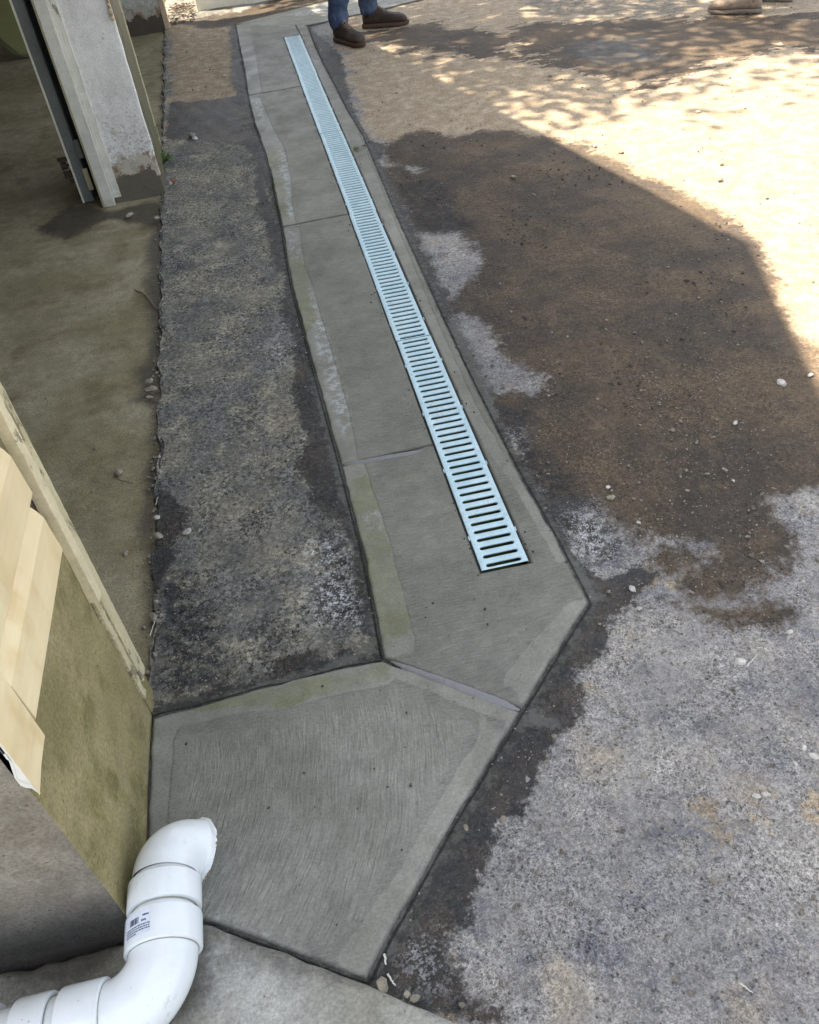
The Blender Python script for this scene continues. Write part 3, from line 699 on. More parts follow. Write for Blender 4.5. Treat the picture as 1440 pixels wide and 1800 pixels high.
# mortar bed seen in the joints between slabs
def bed(poly, z):
    bm = bmesh.new(); bm.faces.new([bm.verts.new((p[0], p[1], z)) for p in poly]); bmesh.ops.recalc_face_normals(bm, faces=bm.faces)
    if list(bm.faces)[0].normal.z < 0: bmesh.ops.reverse_faces(bm, faces=bm.faces)
    o = bm_obj('joint_bed', bm, M['joint'], apron); return o
def beadline(pts, w0, w1, z, amp=.0015):
    """hollow tooled joint: a shallow wet trough along a line"""
    V = []; F = []; pts = np.array(pts); d = np.diff(pts, axis=0); t = (pts[-1] - pts[0]) / np.linalg.norm(pts[-1] - pts[0]); nrm = np.array([-t[1], t[0]])
    N_ = 60
    for i in range(N_):
        s = i / (N_ - 1); p = np.array([np.interp(s * (len(pts) - 1), range(len(pts)), pts[:, k]) for k in range(2)])
        w = w0 + (w1 - w0) * s; w *= min(1, .2 + 6 * s, .2 + 6 * (1 - s))
        for u, h in ((-1, 0), (-.6, .0035), (0, .0050), (.6, .0035), (1, 0)):
            V.append((p[0] + nrm[0] * w * u + rng.randn() * .0004, p[1] + nrm[1] * w * u + rng.randn() * .0004, z + h + rng.randn() * amp * .35))
        if i:
            for k in range(4): a = 5 * i + k; F.append((a - 5, a - 4, a + 1, a))
    return mesh('joint_bead', V, F, M['joint'], apron, smooth=True)
bed(np.array([[-.50, .74], [.26, .70], [.53, 1.24], [.53, 1.46], [-.05, 1.46], [-.05, 1.22], [-.50, 1.22]]), -.004)
bed(np.array([[L_edge[15][0] + .03, 1.46], [DX0 - .006, 1.46], [DX0 - .006, 8.0], [L_edge[0][0] + .03, 8.0], [L_edge[8][0] + .03, J3[1]]]), -.004)
bed(np.array([[DX1 + .006, 7.4], [.56, 7.4], [.56, 8.05], [.30, 8.05], [.30, 7.5], [DX1 + .006, 7.5]]), -.0045)
beadline(GP([(606, 820), (680, 807), (744, 796)]), .011, .012, .0052)
beadline(GP([(688, 1166), (800, 1207), (914, 1251)]), .008, .014, .0048)
beadline(GP([(500, 403), (612, 388)]), .011, .010, .0052)

# old concrete walk in the near left corner
walk_poly = np.vstack([[[-3.2, .747], [-.50, .747]], GP([(350, 1623), (400, 1637), (470, 1662), (540, 1690), (600, 1713), (646, 1729), (720, 1763), (815, 1801), (900, 1838)]), [[.25, .30], [.35, -1.0], [-3.2, -1.0]]])
wk = slab('old_walk', walk_poly, .016, M['walk'], None, attrs=dict(damp=lambda P: field(P, [
    [(330, 1620), (400, 1630), (540, 1680), (650, 1725), (640, 1745), (560, 1742), (490, 1722), (445, 1690), (400, 1668), (360, 1660), (372, 1740), (340, 1800), (250, 1800), (240, 1720)],
    [(0, 1690), (215, 1640), (230, 1700), (150, 1740), (0, 1760)]])), cut=.05, seed=9, amp=.003, zamp=.0022,
    prof=[(0, -.08), (.001, -.012), (.004, -.006), (.010, -.0015), (.016, 0)])
tag(wk, kind='structure')

# ------------------------------------------------------------------ trench drain
drain = empty('trench_drain', (.3875, 1.475, 0), 'long pale blue slotted trench drain set in the fresh concrete apron', 'drain')
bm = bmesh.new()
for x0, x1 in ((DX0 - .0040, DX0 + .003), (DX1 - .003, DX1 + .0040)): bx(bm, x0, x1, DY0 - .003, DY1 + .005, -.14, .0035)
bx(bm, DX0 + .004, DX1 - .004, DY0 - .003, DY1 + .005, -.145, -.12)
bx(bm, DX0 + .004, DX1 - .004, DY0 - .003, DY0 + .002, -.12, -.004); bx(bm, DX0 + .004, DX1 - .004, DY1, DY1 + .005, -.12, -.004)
bm_obj('channel', bm, M['channel_black'], drain)
NSEC, NS = 5, 37
SL = (DY1 - DY0) / NSEC; PT = SL / NS; Wd = DX1 - DX0
def grate_mesh():
    V = []; F = []; vid = {}
    def vert(x, y, z):
        k = (round(x, 5), round(y, 5), round(z, 5))
        if k not in vid: vid[k] = len(V); V.append((x, y, z))
        return vid[k]
    T = 0.0; B = -.0065; K = 6
    sw, sl = .0066, .094          # slot half width, slot length
    sx0, sx1 = (Wd - sl) / 2 + sw, (Wd + sl) / 2 - sw
    def hole(yc, g, z):
        r = sw + g; pts = []
        for k in range(K + 1): a = math.pi / 2 + math.pi * k / K; pts.append((sx0 + r * math.cos(a), yc + r * math.sin(a), z))
        for k in range(K + 1): a = -math.pi / 2 + math.pi * k / K; pts.append((sx1 + r * math.cos(a), yc + r * math.sin(a), z))
        return [vert(*p) for p in pts]
    for i in range(NS):
        y0, y1 = i * PT, (i + 1) * PT; yc = (y0 + y1) / 2
        o0 = hole(yc, .0042, T); o1 = hole(yc, .0016, T - .0012); o2 = hole(yc, 0, T - .0030); o3 = hole(yc, .0008, B)
        for a, b in ((o0, o1), (o1, o2), (o2, o3)):
            for k in range(len(a)): F.append((a[k], a[(k + 1) % len(a)], b[(k + 1) % len(b)], b[k]))
        # plate around the slot
        ri = .0015
        c = [vert(ri, y0, T), vert(Wd - ri, y0, T), vert(Wd - ri, y1, T), vert(ri, y1, T)]
        n_ = K + 1; Lp = o0[:n_]; Rp = o0[n_:]
        mL0 = vert(ri, yc, T); mR0 = vert(Wd - ri, yc, T)
        seqL = Lp            # from top (y1 side) round left to bottom
        for k in range(K // 2): F.append((c[3], seqL[k], seqL[k + 1]))
        F.append((c[3], seqL[K // 2], mL0)); F.append((mL0, seqL[K // 2], c[0]))
        for k in range(K // 2, K): F.append((c[0], seqL[k], seqL[k + 1]))
        seqR = Rp            # from bottom round right to top
        for k in range(K // 2): F.append((c[1], seqR[k], seqR[k + 1]))
        F.append((c[1], seqR[K // 2], mR0)); F.append((mR0, seqR[K // 2], c[2]))
        for k in range(K // 2, K): F.append((c[2], seqR[k], seqR[k + 1]))
        F.append((c[0], Lp[-1], Rp[0], c[1])); F.append((c[2], Rp[-1], Lp[0], c[3]))
        # rounded outer rim
        for x, xi in ((0, ri), (Wd, Wd - ri)):
            F.append((vert(xi, y0, T), vert(xi, yc, T), vert(xi, y1, T), vert(x, y1, T - .0015), vert(x, y0, T - .0015)))
            F.append((vert(x, y0, T - .0015), vert(x, y1, T - .0015), vert(x, y1, B), vert(x, y0, B)))
        # moulded studs
        for sx in ([.0085, Wd - .0085] if True else []):
            stud(V, F, sx, y0 + .001, .0034, .0018)
        for q in (.30, .52, .74): stud(V, F, Wd * q + (.006 if i % 2 else -.004), y0 + .0005, .0018, .0012)
    me = bpy.data.meshes.new('grate'); me.from_pydata(V, [], F); me.update()
    b2 = bmesh.new(); b2.from_mesh(me); bmesh.ops.recalc_face_normals(b2, faces=b2.faces)
    # keep the sheet facing up
    if sum(fc.normal.z * fc.calc_area() for fc in b2.faces if abs(fc.normal.z) > .5) < 0: bmesh.ops.reverse_faces(b2, faces=b2.faces)
    b2.to_mesh(me); b2.free()
    return me
def stud(V, F, x, y, r, h):
    o = len(V); n = 8; y = max(y, r + .0004)
    for k in range(n): a = 2 * math.pi * k / n; V.append((x + r * math.cos(a), y + r * math.sin(a), -.0001))
    for k in range(n): a = 2 * math.pi * k / n; V.append((x + r * .55 * math.cos(a), y + r * .55 * math.sin(a), h * .85))
    V.append((x, y, h))
    for k in range(n): F.append((o + k, o + (k + 1) % n, o + n + (k + 1) % n, o + n + k)); F.append((o + n + k, o + n + (k + 1) % n, o + 2 * n))
gm = grate_mesh(); gm.materials.append(M['grate'])
for s in range(NSEC):
    o = link('grate', gm, None, drain); o.location = (DX0 - .3875 + (.0, -.002, .001, -.001, .0015)[s], DY0 + s * SL - 1.475 + (.0004 if s else 0), .0090 + (0, .0006, -.0004, .0005, 0)[s])
    o.scale = (1, .9978, 1)
# side lugs that clip the grate
bm = bmesh.new()
y = DY0 + .12
while y < DY1 - .1:
    bx(bm, DX0 - .0038, DX0 - .0008, y, y + .014, -.01, .0086); bx(bm, DX1 + .0008, DX1 + .0038, y, y + .014, -.01, .0086); y += .2984
o = bm_obj('clip', bm, M['grate'], drain); o['kind'] = 'stuff'

# ------------------------------------------------------------------ garage building
gar = empty('garage', (WX, WY, 0), 'garage with cream lap siding, mossy concrete foundation and peeling white piers', 'garage')
# near wall foundation: outer face mossy, end face grey
bm = bmesh.new(); bx(bm, -7.2, WX, WY, 1.262, -.05, .600)
mx = 0
fo = densebox('foundation', -1.5, WX, WY, 1.262, -.05, .62, M['found'], gar, .05, .0035, .006)
fo.data.materials.append(M['found2']); bm.free()
for p in fo.data.polygons:
    if p.normal.y < -.6: p.material_index = 1
    if p.center.x < -1.35: p.material_index = 1
densebox('foundation', -7.2, -1.502, WY, WY + .2, -.05, .62, M['found2'], gar, .3, .003, .006)
box('sill', -3.2, WX - .006, WY + .004, 1.255, .6205, .72, M['brick'], gar, .004)
# kerb stub below trim
densebox('threshold_stub', WX - .06, WX + .003, 1.2635, 1.330, -.05, .085, M['found'], gar, .03, .003, .006)
# studwork wall core behind the siding
box('wall', -7.2, WX - .002, WY + .03, 1.26, .7205, 2.5, M['inner'], gar)
box('wall', -7.2, -7.0, 1.262, 8.72, -.05, 3.6, M['inner'], gar)
box('wall', -7.0, -.97, 8.74, 8.9, -.05, 2.0, M['inner'], gar)
# lap siding: each board tilts out at its lower edge
def siding(axis, a, b, z, parent, off, hgt=.14):
    off = .016
    if axis == 'Y':   # board runs along Y on the +X face
        prof = [(WX + off, z), (WX + off + .002, z + .004), (WX + off - .001, z + .085), (WX + off - .0065, z + .100), (WX + .001, z + .116), (WX + .0005, z + hgt + .012), (WX - .002, z + hgt + .012), (WX + .0002, z)]
        V = [(x, a, zz) for x, zz in prof] + [(x, b, zz) for x, zz in prof]
    else:             # board runs along X on the -Y face
        prof = [(WY - off, z), (WY - off - .002, z + .004), (WY - off + .001, z + .085), (WY - off + .0065, z + .100), (WY - .001, z + .116), (WY - .0005, z + hgt + .012), (WY + .002, z + hgt + .012), (WY - .0002, z)]
        V = [(a, y, zz) for y, zz in prof] + [(b, y, zz) for y, zz in prof]
    n = 8; F = [tuple(range(n)), tuple(range(2 * n - 1, n - 1, -1))] + [(i, i + n, (i + 1) % n + n, (i + 1) % n) for i in range(n)]
    o = mesh('siding_board', V, F, M['vinyl'], parent)
    b2 = bmesh.new(); b2.from_mesh(o.data); bmesh.ops.recalc_face_normals(b2, faces=b2.faces); b2.to_mesh(o.data); b2.free(); return o
_a, _b = onX(110, 970, WX + .016), onX(62, 1265, WX + .016)
SY0, SY1, S1 = _b.y, _a.y, (_a.z + _b.z) / 2
for i in range(13):
    z = S1 + i * .137
    siding('Y', SY0, SY1, z, gar, .016); siding('X', -6.9, WX - .10, z + .02, gar, .028)
# corner post with torn lower edge
CPX = WX + .020
_c, _d = onX(70, 1397, CPX), onX(79, 1293, CPX)
CPY = _c.y; zc = _d.z; CY1 = _d.y
pts = [(CPX, CY1, zc), (CPX, (CY1 + CPY) / 2, zc - .002), (CPX, CPY, _c.z)]
torn = [onY(x, y, CPY) for x, y in ((70, 1397), (66, 1392), (56, 1385), (46, 1384), (36, 1380), (29, 1366), (25, 1350), (20, 1338), (12, 1334), (0, 1318), (-20, 1300), (-50, 1280))]
V = [(p[0], p[1], p[2]) for p in pts] + [(CPX, CY1, 2.5), (CPX, (CY1 + CPY) / 2, 2.5), (CPX, CPY, 2.5)]
F = [(0, 1, 4, 3), (1, 2, 5, 4)]
V += [(CPX - .0030, CY1, zc), (CPX - .0030, CY1, 2.5)]; F += [(0, 3, 7, 6)]
cp = mesh('corner_post', V, F, M['vinyl'], gar)
V = []; F = []
for i, p in enumerate(torn):
    x = min(p.x, CPX); V += [(x, CPY, p.z if i else _c.z), (x, CPY, 2.5)]
    if i: a = 2 * i; F.append((a - 2, a, a + 1, a - 1))
mesh('post_flange', V, F, M['torn'], cp)
V = []; F = []
for i, p in enumerate(torn):
    x = min(p.x, CPX); z = p.z if i else _c.z
    V += [(x, CPY - .0006, z + .016 + .005 * math.sin(i * 2.1)), (x, CPY - .001, z), (x, CPY + .004, z - .001)]
    if i: a = 3 * i; F += [(a - 3, a, a + 1, a - 2), (a - 2, a + 1, a + 2, a - 1)]
mesh('torn_edge', V, F, M['torn'], cp)
# door trim on the near side of the opening
def board_mesh(bm, x0, x1, y0, y1, z0, z1, n=60, amp=.0016, s=0):
    """upright board with slightly eaten edges"""
    r = random.Random(s); rings = []
    for i in range(n + 1):
        z = z0 + (z1 - z0) * (i / n) ** 1.5; e = lambda: r.uniform(-amp, amp)
        rings.append([bm.verts.new((x0, y0 + e(), z)), bm.verts.new((x1 - .002 + e() * .4, y0 + e(), z)), bm.verts.new((x1 + e() * .3, y0 + .003 + e(), z)),
                      bm.verts.new((x1 + e() * .3, y1 - .003 + e(), z)), bm.verts.new((x1 - .002, y1 + e(), z)), bm.verts.new((x0, y1, z))])
    for a, b in zip(rings, rings[1:]):
        for k in range(6): bm.faces.new((a[k], a[(k + 1) % 6], b[(k + 1) % 6], b[k]))
    bm.faces.new(rings[0][::-1]); bm.faces.new(rings[-1]); bmesh.ops.recalc_face_normals(bm, faces=bm.faces)
bm = bmesh.new(); board_mesh(bm, WX - .004, WX + .009, 1.290, 1.334, .086, 2.15, 160, .0013, 1); tr = bm_obj('door_trim', bm, M['trim'], gar)
bm = bmesh.new(); board_mesh(bm, WX - .004, WX + .020, 1.250, 1.280, .40, 2.15, 70, .0010, 2); bm_obj('trim_strip', bm, M['trim2'], tr)
bm = bmesh.new(); board_mesh(bm, WX - .004, WX + .006, 1.262, 1.284, .06, .395, 90, .0018, 3); bm_obj('trim_strip', bm, M['trim'], tr)
bm = bmesh.new(); board_mesh(bm, WX - .004, WX + .004, 1.2805, 1.2895, .10, 2.15, 120, .0012, 4); bm_obj('trim_strip', bm, M['oldwood'], tr)
box('door_jamb', WX - .12, WX - .006, 1.2635, 1.300, .086, 2.15, M['trim2'], gar)
# header over the door openings, gable and roof
box('header', WX - .12, WX, 1.262, 5.28, 2.152, 2.42, M['trim2'], gar)
box('header', WX - .12, WX, 5.282, 8.72, 1.80, 1.94, M['trim2'], gar)
ry, rz, sl_ = 4.05, 4.2, .49
RX = -.33
def rz_at(y): return rz - sl_ * abs(y - ry)
V = [(WX - .1, WY, 2.44), (WX - .1, 5.28, 2.44), (WX - .1, 8.72, 1.92), (WX - .1, ry, rz - .12), (WX - .1, WY, rz_at(WY) - .12), (WX - .1, 8.72, rz_at(8.72) - .12)]
gv = [(WY, 2.502), (1.262, 2.502), (1.262, 2.422), (5.28, 2.422), (5.28, 1.942), (8.72, 1.942 if rz_at(8.72) - .12 > 1.945 else rz_at(8.72) - .12), (ry, rz - .12), (WY, rz_at(WY) - .12)]
gv = [(WY, 2.503), (5.28, 2.423), (5.284, 1.942), (7.9, 1.942), (ry, rz - .12), (WY, max(2.52, rz_at(WY) - .13))]
bm = bmesh.new(); va = [bm.verts.new((WX - .004, y, z)) for y, z in gv]; vb = [bm.verts.new((WX - .1, y, z)) for y, z in gv]
bm.faces.new(va); bm.faces.new(vb[::-1])
for i in range(len(gv)): j = (i + 1) % len(gv); bm.faces.new((va[j], va[i], vb[i], vb[j]))
bmesh.ops.recalc_face_normals(bm, faces=bm.faces); bm_obj('gable_wall', bm, M['vinyl'], gar)
def roof_side(y0, y1, name):
    bm = bmesh.new(); t = .09
    P_ = [(y0, rz_at(y0)), (y1, rz_at(y1)), (y1, rz_at(y1) - t), (y0, rz_at(y0) - t)]
    a = [bm.verts.new((RX, y, z)) for y, z in P_]; b = [bm.verts.new((-7.5, y, z)) for y, z in P_]
    bm.faces.new(a); bm.faces.new(b[::-1])
    for i in range(4): j = (i + 1) % 4; bm.faces.new((a[j], a[i], b[i], b[j]))
    bmesh.ops.recalc_face_normals(bm, faces=bm.faces); return bm_obj(name, bm, M['roof'], gar)
roof_side(.42, ry, 'roof'); roof_side(ry, 8.95, 'roof')

# pier between the two door openings
def pier(x0, x1, y0, y1, ztop, mat, seed, h=2.15):
    o = densebox('pier', x0, x1, y0, y1, -.03, ztop, mat, gar, .05, .0035, .008, 1.2)
    return o
p1 = pier(-.812, -.549, 4.585, 5.280, 2.15, M['pier'], 1)
bm = bmesh.new(); board_mesh(bm, -.868, -.8135, 4.549, 4.66, -.012, 2.15, 60, .0016, 7)
b = bm_obj('jamb_board', bm, M['jamb'], p1)
bm = bmesh.new(); board_mesh(bm, -.8775, -.8695, 4.556, 4.64, -.014, 2.15, 50, .0008, 8); bm_obj('jamb_edge', bm, M['jambedge'], p1)
bm = bmesh.new(); board_mesh(bm, -.812, -.775, 4.576, 4.5845, .02, 2.15, 60, .0030, 14); bm_obj('jamb_strip', bm, M['jamb'], p1)
# return side: split corner strip and mossy boards
bm = bmesh.new(); board_mesh(bm, -.550, -.545, 4.60, 4.70, .02, 2.15, 60, .0045, 9); bm_obj('side_board', bm, M['oldwood'], p1)
bm = bmesh.new(); board_mesh(bm, -.550, -.544, 4.72, 5.25, -.01, 2.15, 50, .003, 10); bm_obj('side_board', bm, M['oldwood'], p1)
bm = bmesh.new(); board_mesh(bm, -.552, -.538, 5.255, 5.285, .0, 2.15, 50, .002, 11); bm_obj('side_board', bm, M['trim'], p1)
bm = bmesh.new(); board_mesh(bm, -.560, -.549, 4.570, 4.584, .80, 2.15, 90, .004, 12); bm_obj('split_strip', bm, M['barewood'], p1)
for o_ in [p1] + [c_ for c_ in p1.children]:
    for v_ in o_.data.vertices:
        yy_ = v_.co.y
        if v_.co.x > -.60 and yy_ > 4.585: v_.co.x -= .042 * (yy_ - 4.585) / .70
# second pier
p2 = pier(-.955, -.622, 8.44, 8.72, 1.93, M['pier2'], 2)
bm = bmesh.new(); board_mesh(bm, -1.03, -.956, 8.42, 8.50, -.01, 1.93, 40, .002, 13); bm_obj('jamb_board', bm, M['jamb'], p2)
bm = bmesh.new(); board_mesh(bm, -.620, -.580, 8.435, 8.53, -.01, 1.93, 40, .003, 15); bm_obj('side_board', bm, M['barewood'], p2)
# door track: steel angle on the garage side of the pier
TX, TY = -.955, 4.66
trk = empty('door_track', (0, 0, 0)); trk.parent = gar; trk.location = (TX - WX, TY - WY, 0)
def child_box(name, par, x0, x1, y0, y1, z0, z1, mat, bev=0.0):
    o = box(name, x0, x1, y0, y1, z0, z1, mat, None, bev); o.parent = par; o.location = (-TX, -TY, 0); return o
child_box('rail', trk, -.975, -.930, 4.64, 4.645, .0, 2.1, M['steel'], .0012)
child_box('rail_lip', trk, -.984, -.9755, 4.632, 4.66, .0, 2.1, M['steele'], .001)
child_box('rail_flange', trk, -.929, -.925, 4.64, 4.69, .0, 2.1, M['steel'], .001)
child_box('gap_shade_board', trk, -.938, -.872, 4.70, 4.74, .0, 2.1, M['dark'], .002)  # near-black board standing in for the shaded gap beside the track
child_box('bracket', trk, -.928, -.900, 4.630, 4.636, .22, .31, M['steel'], .001)
child_box('bracket_foot', trk, -.930, -.905, 4.628, 4.634, .06, .17, M['jambedge'], .001)
bm = bmesh.new()
tube(bm, [(-1.0, 4.66, .19), (-1.03, 4.655, .19)], .018, 14); tube(bm, [(-.975, 4.66, .19), (-1.0, 4.66, .19)], .006, 10)
bx(bm, -1.035, -.985, 4.64, 4.66, .215, .232, .002); bx(bm, -1.030, -.984, 4.648, 4.664, .13, .165, .003); bx(bm, -1.01, -.984, 4.64, 4.66, .105, .122, .002)
o = bm_obj('roller', bm, M['rust'], None); o.parent = trk; o.location = (-TX, -TY, 0)

# things inside the garage, seen past the track
q = G(48, 100)
pn = empty('curved_panel', (q[0], q[1], 0), 'pale green curved plastic panel standing in the dark garage behind the door track', 'panel')
def curved(bm, g, y, d):
    pr = [(-.02, .0), (-.10, .03), (-.17, .12), (-.21, .30), (-.225, .7), (-.225, 1.3), (.10, 1.3), (.10, .0)]
    cx, cz = -.06, .65
    pr = [(x + (g if x < cx else -g), z + (g if z < cz else -g)) for x, z in pr]
    a = [bm.verts.new((x, y, z)) for x, z in pr]; b = [bm.verts.new((x, y + d, z)) for x, z in pr]
    bm.faces.new(a); bm.faces.new(b[::-1])
    for i in range(len(pr)): j = (i + 1) % len(pr); bm.faces.new((a[j], a[i], b[i], b[j]))
    bmesh.ops.recalc_face_normals(bm, faces=bm.faces)
bm = bmesh.new(); curved(bm, 0, 0, .05); bmesh.ops.bevel(bm, geom=list(bm.edges), offset=.006, segments=2, affect='EDGES'); link_o = bm_obj('rim', bm, M['crim'], pn, loc=(0, 0, 0))
bm = bmesh.new(); curved(bm, .028, -.012, .0115); bm_obj('face', bm, M['cream'], pn, loc=(0, 0, 0))
cab = empty('shade_cabinet', (-3.0, 8.0, 0), 'dark cabinet added to stand for shade in the back corner of the garage', 'cabinet')  # made-up cabinet, dark in place of the shade of unseen clutter
for nm, a in (('body', (-3.5, -2.1, 8.1, 8.7, .0, 1.5)), ('door', (-3.48, -2.81, 8.07, 8.098, .05, 1.46)), ('door', (-2.79, -2.12, 8.07, 8.098, .05, 1.46))):
    o = box(nm, *a, M['dark'], None, .004); o.parent = cab; o.location = (3.0, -8.0, 0)

# low white wall beyond the garage
lw = [G(347, 20), G(405, 14), G(470, 4), G(520, -8)]
x0, y0 = lw[0]
o = densebox('low_wall', x0, x0 + 1.1, y0 - .0, y0 + .25, -.03, .42, M['white'], None, .08, .006, .01)
o.rotation_euler = (0, 0, 0); tag(o, 'low off-white rendered wall beyond the far garage pier', 'wall')

# ------------------------------------------------------------------ white drain pipe
ZP = .098
Rb, Rh = .0570, .0668
pipe = empty('drain_pipe', (-.46, .80, 0), 'white plastic drain pipe with two elbows beside the mossy foundation', 'pipe')
def tube_obj(name, pts, radii, mat, n=40, parent=pipe, caps=True):
    bm = bmesh.new(); tube(bm, pts, radii, n, caps); o = bm_obj(name, bm, mat, parent, smooth=True)
    try: o.data.set_sharp_from_angle(angle=rad(35))
    except Exception: pass
    return o
XR = -.4555                               # axis of the run beside the wall
def arc(c, u, v, r, a0, a1, n):
    return [Vector(c) + (Vector(u) * math.cos(a0 + (a1 - a0) * i / n) + Vector(v) * math.sin(a0 + (a1 - a0) * i / n)) * r for i in range(n + 1)]
# sweep elbow: comes along +X at y=YL, turns to +Y at x=XR
RS = .092; YS = .675; YL = YS - RS
def hub(p0, p1, r, name='hub', mat=None, par=pipe, lip=.0022):
    p0, p1 = Vector(p0), Vector(p1); d = (p1 - p0).normalized(); L = (p1 - p0).length
    pts = [p0, p0 + d * .001, p0 + d * .004, p1 - d * .004, p1 - d * .001, p1]
    return tube_obj(name, pts, [r - lip, r - .0006, r, r, r - .0006, r - lip], mat or M['pvc'], par=None if False else None) if False else tube_obj(name, pts, [r - lip, r - .0006, r, r, r - .0006, r - lip], mat or M['pvc'], parent=par)
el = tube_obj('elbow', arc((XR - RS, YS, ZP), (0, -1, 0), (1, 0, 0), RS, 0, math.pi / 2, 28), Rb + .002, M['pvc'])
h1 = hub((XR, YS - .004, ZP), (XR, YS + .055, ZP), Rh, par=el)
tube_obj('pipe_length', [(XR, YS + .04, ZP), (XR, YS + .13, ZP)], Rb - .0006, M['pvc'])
hub((XR, YS + .067, ZP), (XR, YS + .120, ZP), Rh - .0008, par=pipe)
# end elbow turning towards the drain and slightly down
RE = .066; ye = YS + .128
DRP = rad(48); wv = Vector((math.cos(DRP), 0, -math.sin(DRP)))
e2 = arc(Vector((XR, ye, ZP)) + wv * RE, -wv, (0, 1, 0), RE, 0, math.pi * .50, 22)
el2 = tube_obj('elbow', e2, [Rb + .0025] * 21 + [Rb + .0035, Rb + .0035], M['pvc'], caps=False)
tip = e2[-1]; dr = (e2[-1] - e2[-2]).normalized()
bm = bmesh.new()
rg = tube(bm, [tip - dr * .004, tip + dr * .001, tip + dr * .005, tip + dr * .005, tip - dr * .03], [Rb + .003, Rb + .0085, Rb + .0078, Rb - .005, Rb - .007], 48, False)
for ring in rg[1:3]:
    for v_ in ring: v_.co += Vector((rng.uniform(-1, 1), rng.uniform(-1, 1), rng.uniform(-1, 1))) * .0009
bm_obj('outlet_rim', bm, M['pvc'], el2, smooth=False)
bm = bmesh.new(); a0 = tip + dr * .004
for k in range(46):
    a = rng.uniform(0, 6.28); up = Vector((0, 0, 1)); sdv = dr.cross(up).normalized(); u2 = sdv.cross(dr)
    c = a0 + (sdv * math.cos(a) + u2 * math.sin(a)) * (Rb + rng.uniform(.004, .0088))
    r_ = bmesh.ops.create_icosphere(bm, subdivisions=1, radius=rng.uniform(.0012, .0034)); bmesh.ops.translate(bm, verts=r_['verts'], vec=c)
    bmesh.ops.scale(bm, verts=r_['verts'], vec=(1, 1.6, .8), space=Matrix.Translation(-c))
bm_obj('glue_drip', bm, M['glue'], el2)['kind'] = 'stuff'
def ring(p0, ax, r, par, w=.0012):
    p0 = Vector(p0); ax = Vector(ax).normalized(); u = ax.orthogonal().normalized(); v = ax.cross(u)
    bm = bmesh.new(); n = 48; vs = []
    for k in range(n):
        a = 2 * math.pi * k / n; rr = r + rng.uniform(-.0004, .0004); c = p0 + (u * math.cos(a) + v * math.sin(a)) * rr
        vs.append([bm.verts.new(c + ax * w * math.cos(t) + (c - p0).normalized() * w * math.sin(t)) for t in (0, 1.6, 3.1, 4.7)])
    for k in range(n):
        for t in range(4): bm.faces.new((vs[k][t], vs[k][(t + 1) % 4], vs[(k + 1) % n][(t + 1) % 4], vs[(k + 1) % n][t]))
    bmesh.ops.recalc_face_normals(bm, faces=bm.faces); bm_obj('crease_shade', bm, M['crease'], par, smooth=True)  # grey ring put in to draw the crease shade at hub ends
ring((XR, YS - .0045, ZP), (0, 1, 0), Rb + .0022, el); ring((XR, YS + .0560, ZP), (0, 1, 0), Rb + .0012, el)
ring((XR, YS + .0655, ZP), (0, 1, 0), Rb + .0012, pipe); ring((XR, YS + .1215, ZP), (0, 1, 0), Rb + .0026, pipe)
ring((XR - RS + .0045, YL, ZP), (1, 0, 0), Rb + .0022, el); ring((XR - RS - .067, YL, ZP), (1, 0, 0), Rb + .0008, el); ring((XR - RS - .083, YL, ZP), (1, 0, 0), Rb + .0008, pipe)
# leg towards the downspout along the end wall
hub((XR - RS + .004, YL, ZP), (XR - RS - .066, YL, ZP), Rh, par=el)
tube_obj('pipe_length', [(XR - RS - .05, YL, ZP), (-1.6, YL, ZP)], Rb - .0006, M['pvc'])
hub((XR - RS - .084, YL, ZP), (XR - RS - .140, YL, ZP), Rh - .0008, par=pipe)
hub((XR - RS - .175, YL, ZP), (XR - RS - .24, YL, ZP), Rh, par=pipe)
# upright that feeds it, further left
tube_obj('elbow', arc((-1.6, YL, ZP + .12), (0, 0, -1), (-1, 0, 0), .12, 0, math.pi / 2, 14), Rb, M['pvc'])
tube_obj('pipe_length', [(-1.72, YL, ZP + .12), (-1.72, YL, 2.0)], Rb - .0006, M['pvc'])
# printed sticker on the first hub: text lines and a barcode, flat print on the curve
def stick(bm, s0, s1, a0, a1, dr_=.0004, n=6):
    vs = []
    for i in range(n + 1):
        a = a0 + (a1 - a0) * i / n
        for s in (s0, s1): vs.append(bm.verts.new((XR - math.cos(a) * (Rh + dr_), s, ZP + math.sin(a) * (Rh + dr_))))
    for i in range(n): bm.faces.new((vs[2 * i], vs[2 * i + 2], vs[2 * i + 3], vs[2 * i + 1]))
bm = bmesh.new(); stick(bm, YS + .008, YS + .048, rad(34), rad(86), .0003, 14); st = bm_obj('sticker', bm, M['inkw'], h1)
bm = bmesh.new(); r_ = random.Random(5)
a = 50.
while a < 67: w = r_.choice((.35, .6, 1.)); stick(bm, YS + .028, YS + .039, rad(a), rad(a + w), .0006, 1); a += w + r_.choice((.4, .7))
for row in range(4):
    a = 40. + row * .5
    while a < (84 if row < 3 else 62):
        w = r_.uniform(1.2, 4); s = YS + .0235 - row * .0040; stick(bm, s - .0011, s + .0009, rad(a), rad(a + w), .0006, 2); a += w + .9
for s, a0_, a1_ in ((YS + .039, 74, 84), (YS + .0305, 72, 80)):
    a = a0_
    while a < a1_: w = r_.uniform(1, 2); stick(bm, s - .0016, s + .0014, rad(a), rad(a + w), .0006, 1); a += w + .4
bm_obj('print', bm, M['ink'], st)['kind'] = 'stuff'

